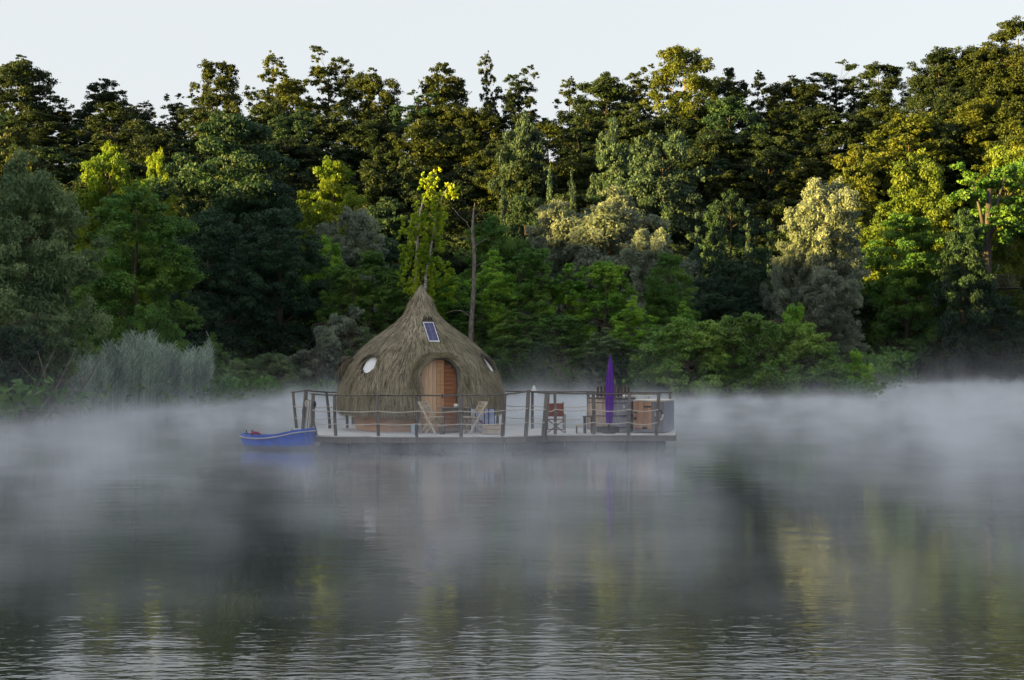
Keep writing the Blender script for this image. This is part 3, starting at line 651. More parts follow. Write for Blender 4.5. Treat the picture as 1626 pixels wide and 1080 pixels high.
mb = MB(); mb.lathe([(0, 0), (.19, 0), (.19, .05), (.04, .075), (.035, .16), (0, .16)], pb, 20); obj('base', mb, metal_dark, par)
mb = MB(); mb.tube([pb + Vector((.022 * 1 + .112 * math.cos(t), .112 * math.sin(t), .98)) for t in np.linspace(0, 2 * math.pi, 21)], .008, 5, cap=False); obj('strap', mb, purple, par)
# plank cabinet at the right end
A_, B_, C_, D_ = at(1006, 39.75), at(1053, 39.25), at(1069.5, 40.9), at(1022, 41.3)
cab = thing('plank_cabinet', 'tall plank cabinet with warm wooden door at the right end of the deck', 'cabinet', (A_ + C_) / 2 * 1.0)
cab.location.z = DZ
gm = mat('cabinet_grey', (.22, .21, .23), .75, (.15, .14, .165), 4, (8, 8, 1), bump=.4, rnd=.2); bm_ = mat('cabinet_bluish', (.30, .31, .38), .75, (.18, .185, .24), 4, (8, 8, 1), bump=.4, rnd=.12)
def wallp(a, b, n, m, z0=.03, z1=.86, name='plank'):
    for k in range(n):
        p, q = a.lerp(b, k / n + .004), a.lerp(b, (k + 1) / n - .004)
        mb = MB(); mb.beam(p + Vector((0, 0, (z0 + z1) / 2)), q + Vector((0, 0, (z0 + z1) / 2)), .025, z1 - z0, .004); obj(name, mb, m, cab)
wallp(A_.lerp(B_, .60), B_, 4, gm); wallp(B_, C_, 5, bm_); wallp(C_, D_, 6, gm); wallp(D_, A_, 6, gm)
wallp(A_, A_.lerp(B_, .60), 6, MATS['oiled_larch'] if False else mat('cabinet_door_wood', (.48, .29, .19), .6, (.36, .2, .13), 4, (8, 8, 1), bump=.3, rnd=.2), .12, .86, 'door_plank')
wallp(A_, A_.lerp(B_, .60), 1, gm, .03, .11, 'sill')
nrm_ = Vector((-(B_ - A_).y, (B_ - A_).x, 0)).normalized() * -1
if nrm_.y > 0: nrm_ = -nrm_
for (t0_, t1_, z_) in ((.36, .60, .72), (.04, .12, .56)):
    mb = MB(); mb.beam(A_.lerp(B_, t0_) + nrm_ * .02 + Vector((0, 0, z_)), A_.lerp(B_, t1_) + nrm_ * .02 + Vector((0, 0, z_)), .012, .04, .003); obj('hinge', mb, metal_dark, cab)
mb = MB(); mb.box(A_.lerp(B_, .07) + nrm_ * .025 + Vector((0, 0, .40)), (.07, .03, .08), bev=.01); obj('latch', mb, metal_dark, cab)
mb = MB(); mb.box(A_.lerp(B_, .42) + nrm_ * .02 + Vector((0, 0, .14)), (.2, .02, .05), bev=.008); obj('vent', mb, metal_dark, cab)
mb = MB(); ctr = (A_ + B_ + C_ + D_) / 4
mb.add([ctr + (v - ctr) * 1.03 + Vector((0, 0, z_)) for z_ in (.865, .90) for v in (A_, B_, C_, D_)], [(3, 2, 1, 0), (4, 5, 6, 7), (0, 1, 5, 4), (1, 2, 6, 5), (2, 3, 7, 6), (3, 0, 4, 7)]); obj('top_board', mb, mat('cabinet_top', (.62, .58, .52), .6, (.5, .46, .42), 3), cab)
mb = MB(); mb.box(at(1018, 41.2, .99), (.5, .3, .03), bev=.005); mb.box(at(1006, 41.2, .93), (.05, .05, .1)); mb.box(at(1030, 41.2, .93), (.05, .05, .1)); tag(obj('bench_top', mb, MATS['cabinet_top']), 'pale narrow shelf board behind the plank cabinet', 'shelf')
lr = thing('life_ring', 'small black and white life ring half hidden behind the corner post', 'life ring', at(1047, 39.05, .48))
for k, (m_, nm) in enumerate(((white, 'white_segment'), (metal_dark, 'dark_segment'))):
    mb = MB(); c_ = at(1046.5, 39.06, .50)
    for j in range(2):
        a0 = (-1.35 + j * math.pi) + k * math.pi / 2
        mb.tube([c_ + Vector((.10 * math.cos(t), 0, .13 * math.sin(t))) for t in np.linspace(a0, a0 + math.pi / 2, 7)], .022, 8)
    obj(nm, mb, m_, lr)

# ------------------------------------------------------------------ blue boat
boat_c = Vector((X(436, 38.0), 38.25, 0)); BA = R(-17)
boat = thing('rowing_boat', 'blue dinghy with pale rubbing strake moored at the deck landing', 'boat', boat_c)
blue = mat('boat_blue', (.04, .13, .66), .38, (.025, .08, .45), 5, (1, 1, 3), bump=.15, spec=.5)
def waterline_stain(m, zc):                    # algae and scum line left by the lake on the hull
    n = m.node_tree; L = n.links; b = n.nodes['Principled BSDF']; src = b.inputs['Base Color'].links[0].from_socket
    g = n.nodes.new('ShaderNodeNewGeometry'); s = n.nodes.new('ShaderNodeSeparateXYZ'); L.new(g.outputs['Position'], s.inputs[0])
    no = n.nodes.new('ShaderNodeTexNoise'); no.inputs['Scale'].default_value = 7; ad = n.nodes.new('ShaderNodeMath'); ad.operation = 'MULTIPLY_ADD'; L.new(no.outputs['Fac'], ad.inputs[0]); ad.inputs[1].default_value = -.09; L.new(s.outputs['Z'], ad.inputs[2])
    L.new(g.outputs['Position'], no.inputs['Vector'])
    r = n.nodes.new('ShaderNodeMapRange'); r.inputs['From Min'].default_value = zc; r.inputs['From Max'].default_value = zc + .05; r.inputs['To Min'].default_value = .75; r.inputs['To Max'].default_value = 0; L.new(ad.outputs[0], r.inputs['Value'])
    mx = n.nodes.new('ShaderNodeMix'); mx.data_type = 'RGBA'; L.new(r.outputs[0], mx.inputs['Factor']); L.new(src, mx.inputs['A']); mx.inputs['B'].default_value = (.16, .17, .15, 1); L.new(mx.outputs['Result'], b.inputs['Base Color'])
waterline_stain(blue, .03); pale = mat('strake_grey', (.45, .45, .46), .6, (.36, .36, .38), 8)
def bs(s_):                                     # station: half width, sheer z, keel z
    wd = .52 * math.sqrt(max(0, 1 - (1 - min(1, s_ / .5)) ** 2.4)) if s_ < .5 else .52 - .14 * ((s_ - .5) / .5) ** 1.6
    return max(.015, wd), .40 - .07 * math.sin(math.pi * min(1, s_ * 1.15)) + .15 * s_ ** 1.8, -.10 + .30 * (1 - min(1, s_ / .16)) ** 2
LB = 1.92
def bpt(s_, u, z, ox=0): return boat_c + Vector(((s_ - .5) * LB * math.cos(BA) - u * math.sin(BA), (s_ - .5) * LB * math.sin(BA) + u * math.cos(BA), z))
ss = [0, .02, .05, .1, .17, .25, .35, .45, .55, .65, .75, .85, .93, 1.0]
def shell(inset, zoff=0):
    rows = []
    for s_ in ss:
        wd, zt, zk = bs(s_); wd = max(.01, wd - inset); zk2 = zk + inset + zoff; row = []
        for k in range(-8, 9):
            a = abs(k) / 8; uu = wd * min(1, (a * 1.9)) ** .8 * (.86 + .14 * a); z = zk2 + (zt - zk2) * max(0, (a - .3) / .7) ** 1.25
            s2 = s_ + inset / LB * (1 - 2 * s_); sx = s2 + (1 - s_) ** 4 * -.05 * (z - .1)
            row.append(bpt(sx + .03 * s_ ** 6 * (z) , math.copysign(uu, k) if k else 0, z))
        rows.append(row)
    return rows
ro = shell(0); ri = shell(.035, .05)
mb = MB(); vs = [v for r_ in ro for v in r_]; n_ = 17
mb.add(vs, [(i * n_ + k, (i + 1) * n_ + k, (i + 1) * n_ + k + 1, i * n_ + k + 1) for i in range(len(ss) - 1) for k in range(n_ - 1)], True)
mb.add(ro[-1], [tuple(range(n_))]); mb.add(ro[0], [tuple(range(n_))[::-1]])
obj('hull', mb, blue, boat)
mb = MB(); vs = [v for r_ in ri for v in r_]
mb.add(vs, [(i * n_ + k, i * n_ + k + 1, (i + 1) * n_ + k + 1, (i + 1) * n_ + k) for i in range(len(ss) - 1) for k in range(n_ - 1)], True); mb.add(ri[-1], [tuple(range(n_))[::-1]])
edge_o = [r_[0] for r_ in ro] + [r_[-1] for r_ in ro][::-1]; edge_i = [r_[0] for r_ in ri] + [r_[-1] for r_ in ri][::-1]; ne = len(edge_o)
mb.add(edge_o + edge_i, [(i, (i + 1) % ne, ne + (i + 1) % ne, ne + i) for i in range(ne)]); obj('inner_shell', mb, mat('boat_blue_inside', (.05, .14, .5), .5, (.04, .1, .4), 5), boat)
mb = MB(); ring = [v.lerp(bpt(.5, 0, v.z), -.012) - Vector((0, 0, .075)) for v in edge_o]; mb.tube(ring + [ring[0]], .020, 6, cap=False); obj('rubbing_strake', mb, pale, boat)
for s_ in (.28, .62):
    wd, zt, zk = bs(s_); mb = MB(); mb.beam(bpt(s_, -wd + .04, zt - .12), bpt(s_, wd - .04, zt - .12), .2, .03); obj('thwart', mb, mat('thwart_wood', (.3, .24, .17), .7), boat)
mb = MB(); mb.tube([bpt(1.012, -.30, .46), bpt(1.02, -.3, .2), bpt(.99, -.3, 0)], .012, 6); obj('stem_strip', mb, mat('stem_pale', (.2, .3, .7), .4), boat)
mb = MB(); mb.tube([bpt(.10, .05, .36), bpt(.15, .08, .41), bpt(.2, .12, .40), bpt(.24, .12, .36)], [.02, .04, .035, .02], 8); tag(obj('red_bag', mb, mat('red_cloth', (.35, .02, .06), .8, (.25, .02, .05), 10, bump=.5)), 'small crumpled red bag in the left end of the blue boat', 'bag')
mb = MB(); mb.tube([bpt(.11, .12, .3), bpt(.11, .12, .48)], .022, 6); obj('rowlock', mb, metal_dark, boat)
mb = MB(); mb.tube([bpt(.02, .12, .3), bpt(.02, .12, .47)], .018, 6); obj('rowlock', mb, metal_dark, boat)
mb = MB(); a, b = bpt(1.0, 0, .5), Vector((X(499, 38.4), 38.35, .62)); mb.tube([a.lerp(b, t) + Vector((0, 0, -.2 * t * (1 - t))) for t in np.linspace(0, 1, 9)], .010, 6); tag(obj('mooring_line', mb, rope_m), 'short mooring line from the blue boat to the gate post', 'rope')
# ================================================================== TREES AND PLANTS
def leafmat(name, a, b, tr=.35, rough=.6):
    m = mat('leaf_' + name, a, rough, b, attr='tint', transl=tr, spec=.25, rnd=.14)
    if not m.get('varied'):                   # leaf colour wanders from bough to bough (younger, yellower and older, bluer growth)
        m['varied'] = 1; n = m.node_tree; L = n.links; g = n.nodes.new('ShaderNodeNewGeometry')
        no = n.nodes.new('ShaderNodeTexNoise'); no.inputs['Scale'].default_value = .33; no.inputs['Detail'].default_value = 3; L.new(g.outputs['Position'], no.inputs['Vector'])
        h = n.nodes.new('ShaderNodeHueSaturation'); r1 = n.nodes.new('ShaderNodeMapRange'); r2 = n.nodes.new('ShaderNodeMapRange')
        for r_, lo, hi in ((r1, .525, .482), (r2, .72, 1.3)):
            r_.inputs['From Min'].default_value = .3; r_.inputs['From Max'].default_value = .7; r_.inputs['To Min'].default_value = lo; r_.inputs['To Max'].default_value = hi; L.new(no.outputs['Fac'], r_.inputs['Value'])
        L.new(r1.outputs[0], h.inputs['Hue']); L.new(r2.outputs[0], h.inputs['Value'])
        b = n.nodes['Principled BSDF']; src = b.inputs['Base Color'].links[0].from_socket; L.new(src, h.inputs['Color'])
        for l in list(src.links):
            if l.to_node != h: L.new(h.outputs[0], l.to_socket)
    return m
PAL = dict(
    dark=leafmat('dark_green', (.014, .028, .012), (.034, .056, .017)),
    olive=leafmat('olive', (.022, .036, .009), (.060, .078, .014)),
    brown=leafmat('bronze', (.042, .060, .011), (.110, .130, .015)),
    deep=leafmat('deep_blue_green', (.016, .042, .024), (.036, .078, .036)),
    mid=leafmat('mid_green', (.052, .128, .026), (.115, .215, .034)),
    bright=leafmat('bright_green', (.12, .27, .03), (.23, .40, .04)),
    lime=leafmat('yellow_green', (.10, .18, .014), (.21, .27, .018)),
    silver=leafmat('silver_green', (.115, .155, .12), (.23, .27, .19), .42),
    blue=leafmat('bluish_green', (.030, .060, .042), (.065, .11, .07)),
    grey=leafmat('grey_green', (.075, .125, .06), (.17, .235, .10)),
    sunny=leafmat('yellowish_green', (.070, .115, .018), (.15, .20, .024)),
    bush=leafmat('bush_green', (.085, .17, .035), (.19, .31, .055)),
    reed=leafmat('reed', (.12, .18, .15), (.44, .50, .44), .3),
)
bark = mat('bark', (.10, .08, .06), .95, (.045, .036, .03), 3, (4, 4, .7), bump=.8, bscale=6)
bark_pale = mat('birch_bark', (.55, .52, .47), .8, (.16, .14, .13), 3, (1, 1, 5), bump=.3)
bark_dead = mat('dead_bark', (.22, .19, .17), .95, (.09, .075, .07), 2.5, (3, 3, 1), bump=.7, bscale=5)

def leaves(clumps, total, size, rs, elong=1.5, up=.35, shell=.55, droop=0.0, sub=7):
    if sub:                                    # break every bough into smaller sprays so that no outline is a ball
        out = []
        for (c0, r0, t0) in clumps:
            for j in range(sub):
                d = rs.normal(size=3); d[2] += .25; d /= np.linalg.norm(d)
                q = r0 * rs.uniform(.26, .58); q = q * np.array([rs.uniform(.8, 1.4), rs.uniform(.8, 1.4), rs.uniform(.55, 1.0)])
                out.append((c0 + d * r0 * rs.uniform(.45, 1.05), q, float(np.clip(t0 + rs.normal(0, .14), 0, 1))))
        clumps = out
    c = np.array([k[0] for k in clumps]); r = np.array([k[1] for k in clumps]); tn = np.array([k[2] for k in clumps])
    wgt = (r[:, 0] * r[:, 1] + r[:, 0] * r[:, 2]); wgt = wgt / wgt.sum(); idx = rs.choice(len(clumps), total, p=wgt)
    d = rs.normal(size=(total, 3)); d[:, 2] += up * .6; d /= np.linalg.norm(d, axis=1)[:, None]
    rad_ = shell + (1 - shell) * rs.random(total) ** .7; rad_ *= rs.normal(1, .2, total)
    p = c[idx] + d * r[idx] * rad_[:, None]
    # break the clump outline into sprigs
    sp = np.sin(p * 2.3 / max(size, .05) ** .35 + c[idx] * 3); p += d * (sp[:, :1] * sp[:, 1:2]) * r[idx] * .16
    nrm = d * .9 + rs.normal(size=(total, 3)) * .6 + np.array([0, 0, up]); nrm /= np.linalg.norm(nrm, axis=1)[:, None]
    ax = rs.normal(size=(total, 3)); ax[:, 2] -= droop * 3; ax -= nrm * (ax * nrm).sum(1)[:, None]; ax /= np.linalg.norm(ax, axis=1)[:, None]
    sd_ = np.cross(nrm, ax); s = size * rs.uniform(.65, 1.35, total)[:, None]
    a = ax * s * elong * .5; b = sd_ * s * .5
    V = np.stack([p - a, p + b - a * .1, p + a, p - b - a * .1], 1).reshape(-1, 3)
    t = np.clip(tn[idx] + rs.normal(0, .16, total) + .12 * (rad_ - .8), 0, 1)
    return V, np.arange(total * 4).reshape(-1, 4), t

PROTO = {}
def proto(name, H, W, env, ncl, rc, total, size, trunk_r=.35, base=.25, seed=1, elong=1.5, up=.35, droop=0, limbs=14, shell=.55, flat=.75, bk=None, stems=1, core=.35):
    rs = np.random.default_rng(seed); clumps = []; tries = 0
    while len(clumps) < ncl and tries < 20000:
        tries += 1
        t = rs.random(); e = env(t) * W / 2
        if rs.random() > (env(t) + .15): continue
        a = rs.uniform(0, 2 * math.pi); q = e * (rs.uniform(core, 1) ** .6) * (1 + .16 * math.sin(3 * a + seed) + .10 * math.sin(5 * a + t * 9))
        rr = rs.uniform(*rc) * (.75 + .4 * env(t)); q = max(0, q - rr * .55)
        z = H * (base + (1 - base) * t); z = min(z, H - rr * flat * .8); z = max(z, rr * .3)
        cpt = np.array([q * math.cos(a), q * math.sin(a), z])
        if any(np.linalg.norm(cpt - k[0]) < .62 * (rr + k[1][0]) * .8 for k in clumps) and tries < 9000: continue
        clumps.append((cpt, np.array([rr, rr, rr * flat]), rs.uniform(.1, .8)))
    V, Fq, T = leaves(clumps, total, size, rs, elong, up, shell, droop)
    mb = MB(); r_ = random.Random(seed)
    for s_ in range(stems):
        ox = (s_ - (stems - 1) / 2) * W * .12
        pts = [Vector((ox + r_.uniform(-.25, .25) * k * H / 80 + ox * k * .25, r_.uniform(-.2, .2) * k * H / 80, H * .88 * k / 6 - (.3 if k == 0 else 0))) for k in range(7)]
        mb.tube(pts, [trunk_r * (1 - k / 7.2) * (1.25 if k == 0 else 1) for k in range(7)], 8)
        order = sorted(clumps, key=lambda k: r_.random())[:limbs]
        for k in order:
            e = Vector(k[0]); zt = max(H * base * .6, e.z - (Vector((e.x, e.y, 0)).length) * r_.uniform(.5, .9)); zt = min(zt, H * .8)
            f = zt / (H * .88) * 6; i = int(min(5, f)); st = pts[i].lerp(pts[i + 1], min(1, f - i))
            m_ = st.lerp(e, .5) + Vector((r_.uniform(-.3, .3), r_.uniform(-.3, .3), -.05 * (e - st).length))
            rr = trunk_r * (1 - zt / H) * .45 + .02
            mb.tube([st, m_, e], [rr, rr * .6, rr * .2], 5, cap=False)
    PROTO[name] = dict(H=H, W=W, crown=(V, Fq, T), mb=mb, bark=bk or bark, me=None)
rnd_env = lambda t: math.sqrt(max(0, 1 - (2 * t - .95) ** 2)) * .98 if t < .97 else .2
dome = lambda t: math.sqrt(max(0, 1 - t ** 2.2))
cone = lambda t: max(.05, 1 - t) ** .8
egg = lambda t: max(.08, math.sin(math.pi * min(1, (t * .82 + .16))) ** .8)
fan = lambda t: .55 + .45 * math.sin(math.pi * min(1, t * .9 + .05))
proto('oak_a', 20, 12, rnd_env, 60, (1.2, 2.1), 46000, .21, .42, .18, 11)
proto('oak_b', 20, 12, egg, 64, (1.1, 1.9), 46000, .21, .40, .14, 12)
proto('oak_c', 20, 12, fan, 58, (1.1, 2.0), 44000, .21, .42, .15, 13)
proto('loose_a', 20, 10, egg, 54, (.7, 1.35), 20000, .19, .26, .26, 21, limbs=50, core=.05, shell=.2)
proto('loose_b', 20, 10, fan, 60, (.7, 1.3), 22000, .19, .26, .28, 22, limbs=54, core=.05, shell=.2)
proto('lime_a', 18, 12, egg, 90, (.8, 1.6), 90000, .145, .35, .06, 31, limbs=20)
proto('lime_b', 18, 12, rnd_env, 84, (.8, 1.7), 88000, .145, .35, .08, 32, limbs=20)
proto('willow_a', 16, 12, egg, 70, (.9, 1.9), 84000, .12, .35, .04, 41, elong=2.6, limbs=24, up=.2, flat=.9, shell=.45)
proto('willow_b', 16, 11, fan, 60, (.9, 1.8), 76000, .12, .35, .08, 42, elong=2.6, limbs=30, up=.2, flat=.85, shell=.45)
proto('poplar', 18, 6, lambda t: (1 - t) ** .6 * .95 + .05, 90, (.4, .75), 28000, .14, .2, .05, 51, up=.5, flat=1.7, limbs=20, core=.05, shell=.25)
proto('spruce', 14, 6, cone, 80, (.5, .9), 16000, .2, .18, .05, 52, elong=2.2, up=0, flat=.45, limbs=30, droop=.2)
proto('sapling_a', 12, 6, egg, 62, (.4, .8), 34000, .115, .09, .15, 61, limbs=40, core=.1, stems=2)
proto('sapling_b', 12, 6, fan, 56, (.4, .85), 34000, .115, .08, .12, 62, limbs=40, core=.1, stems=3)
proto('shrub_a', 4, 7, dome, 64, (.4, .8), 34000, .095, .07, -.02, 71, limbs=40, stems=3, shell=.4)
proto('shrub_b', 4, 6, lambda t: dome(t) * (.8 + .2 * math.sin(6 * t)), 54, (.35, .75), 30000, .095, .07, -.02, 72, limbs=36, stems=4, shell=.4)
proto('shrub_c', 4, 5, lambda t: .5 + .5 * math.sin(math.pi * min(1, t + .1)), 42, (.28, .6), 22000, .085, .06, .0, 73, elong=2.4, limbs=36, stems=4, shell=.35, up=.2)

def tree(kind, px, yt, Y, wpx, pal, label, cat='tree', group=None, name=None, base_z=None, bk=None, rot=None, sink=.15):
    p = PROTO[kind]; x = X(px, Y); gz = ground_z(x, Y) if base_z is None else base_z
    gz = max(gz, -.1) - sink; zt = P(px, yt, Y).z; sz = (zt - gz) / p['H']; sxy = wpx * Y / F / p['W']
    nm = name or ('shrub' if kind.startswith('shrub') else 'spruce_tree' if kind == 'spruce' else 'poplar_tree' if kind == 'poplar' else 'willow_tree' if kind.startswith('willow') else 'sapling_tree' if kind.startswith('sapling') else 'broadleaf_tree')
    root = thing(nm, label, cat, (x, Y, gz), group)
    root.scale = (sxy, sxy, sz); root.rotation_euler = (0, 0, rng.uniform(0, 6.28) if rot is None else rot)
    if p['me'] is None:
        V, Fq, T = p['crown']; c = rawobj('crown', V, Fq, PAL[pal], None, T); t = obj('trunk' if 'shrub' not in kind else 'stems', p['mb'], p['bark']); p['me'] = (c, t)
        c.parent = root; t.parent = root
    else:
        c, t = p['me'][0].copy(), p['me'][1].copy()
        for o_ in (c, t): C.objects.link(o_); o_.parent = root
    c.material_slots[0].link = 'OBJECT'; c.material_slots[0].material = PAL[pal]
    if bk: t.material_slots[0].link = 'OBJECT'; t.material_slots[0].material = bk
    return root

SKY_TREES = [
 ('oak_a', 30, 86, 248, 118, 'dark', 'broad dark tree with rounded top at the far left of the skyline'),
 ('oak_b', 95, 165, 250, 75, 'olive', 'shorter dark tree between the far-left skyline tree and the pointed one'),
 ('oak_b', 165, 124, 252, 95, 'dark', 'pointed dark skyline tree standing alone in the left of the ridge'),
 ('loose_a', 232, 160, 258, 62, 'olive', 'small thin skyline tree at the left edge of the low dip in the ridge'),
 ('loose_b', 278, 152, 256, 70, 'olive', 'small spreading skyline tree beside the flat-topped one'),
 ('oak_c', 343, 100, 250, 84, 'olive', 'flat-topped compact tree rising above the left ridge'),
 ('loose_a', 430, 82, 255, 86, 'brown', 'airy bronze-leaved skyline tree with sky showing through its top'),
 ('loose_b', 520, 76, 258, 96, 'olive', 'tallest airy tree on the left half of the skyline'),
 ('oak_a', 588, 106, 250, 104, 'olive', 'dense dark skyline tree with golden left edge right of the airy pair'),
 ('oak_b', 705, 98, 252, 116, 'olive', 'big round dark skyline tree left of the slender sparse tree'),
 ('loose_a', 774, 82, 256, 50, 'olive', 'slender very sparse tree sticking up highest in the middle skyline'),
 ('loose_b', 826, 106, 254, 84, 'dark', 'thin-crowned dark tree just left of the deep notch in the skyline'),
 ('loose_a', 906, 122, 254, 74, 'olive', 'sparse tree at the right lip of the deep skyline notch'),
 ('oak_a', 962, 112, 250, 120, 'dark', 'wide dark tree right of the skyline notch'),
 ('loose_b', 1018, 104, 256, 80, 'olive', 'loose-topped skyline tree left of the tall yellow-green one'),
 ('oak_c', 1088, 76, 246, 112, 'brown', 'tall yellow-green tree with bare orange trunk at the middle of the ridge', 1),
 ('oak_b', 1160, 106, 252, 92, 'dark', 'dark tree directly right of the tall yellow-green ridge tree'),
 ('loose_a', 1205, 112, 256, 66, 'dark', 'small thin dark tree in the right skyline before the golden-topped one'),
 ('oak_a', 1262, 118, 250, 110, 'olive', 'rounded skyline tree with golden crest on the right ridge'),
 ('loose_b', 1330, 102, 254, 112, 'dark', 'feathery dark tree on the right ridge, left of its last peak'),
 ('oak_c', 1398, 104, 250, 92, 'dark', 'last peaked dark tree before the skyline dips on the right'),
 ('oak_b', 1500, 94, 242, 100, 'dark', 'dark tree beginning the high right-hand shoulder of the wood'),
 ('oak_a', 1566, 66, 236, 120, 'olive', 'olive tree climbing the high right-hand shoulder of the wood'),
 ('oak_c', 1622, 36, 228, 130, 'olive', 'tall tree cut by the upper right edge of the picture'),
 ('oak_c', 455, 128, 246, 100, 'brown', 'bronze-leaved bushy tree under the airy skyline tree'),
]
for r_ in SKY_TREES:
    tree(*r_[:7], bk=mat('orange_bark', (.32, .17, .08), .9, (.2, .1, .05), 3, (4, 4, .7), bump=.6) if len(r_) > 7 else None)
# shaded mass of the wooded hillside, one tree after another
k_ = 0
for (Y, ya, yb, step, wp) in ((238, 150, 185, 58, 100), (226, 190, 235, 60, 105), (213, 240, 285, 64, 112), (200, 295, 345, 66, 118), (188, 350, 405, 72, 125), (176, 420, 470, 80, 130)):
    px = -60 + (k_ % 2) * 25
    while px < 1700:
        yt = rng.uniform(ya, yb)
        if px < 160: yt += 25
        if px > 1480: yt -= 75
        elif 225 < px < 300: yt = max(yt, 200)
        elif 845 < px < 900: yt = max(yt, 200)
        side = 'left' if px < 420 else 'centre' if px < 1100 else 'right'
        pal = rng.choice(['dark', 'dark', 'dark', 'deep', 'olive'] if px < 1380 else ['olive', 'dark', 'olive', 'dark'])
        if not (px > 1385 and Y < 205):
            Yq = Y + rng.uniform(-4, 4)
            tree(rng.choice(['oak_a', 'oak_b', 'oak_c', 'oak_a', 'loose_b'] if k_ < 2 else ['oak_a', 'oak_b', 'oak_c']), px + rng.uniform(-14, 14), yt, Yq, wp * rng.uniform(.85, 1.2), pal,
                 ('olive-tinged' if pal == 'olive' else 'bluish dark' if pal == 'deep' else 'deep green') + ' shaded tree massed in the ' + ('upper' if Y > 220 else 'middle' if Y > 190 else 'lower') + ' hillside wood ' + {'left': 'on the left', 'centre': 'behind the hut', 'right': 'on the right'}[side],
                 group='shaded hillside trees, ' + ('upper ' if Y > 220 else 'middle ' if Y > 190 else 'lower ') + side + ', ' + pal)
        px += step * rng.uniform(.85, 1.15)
    k_ += 1

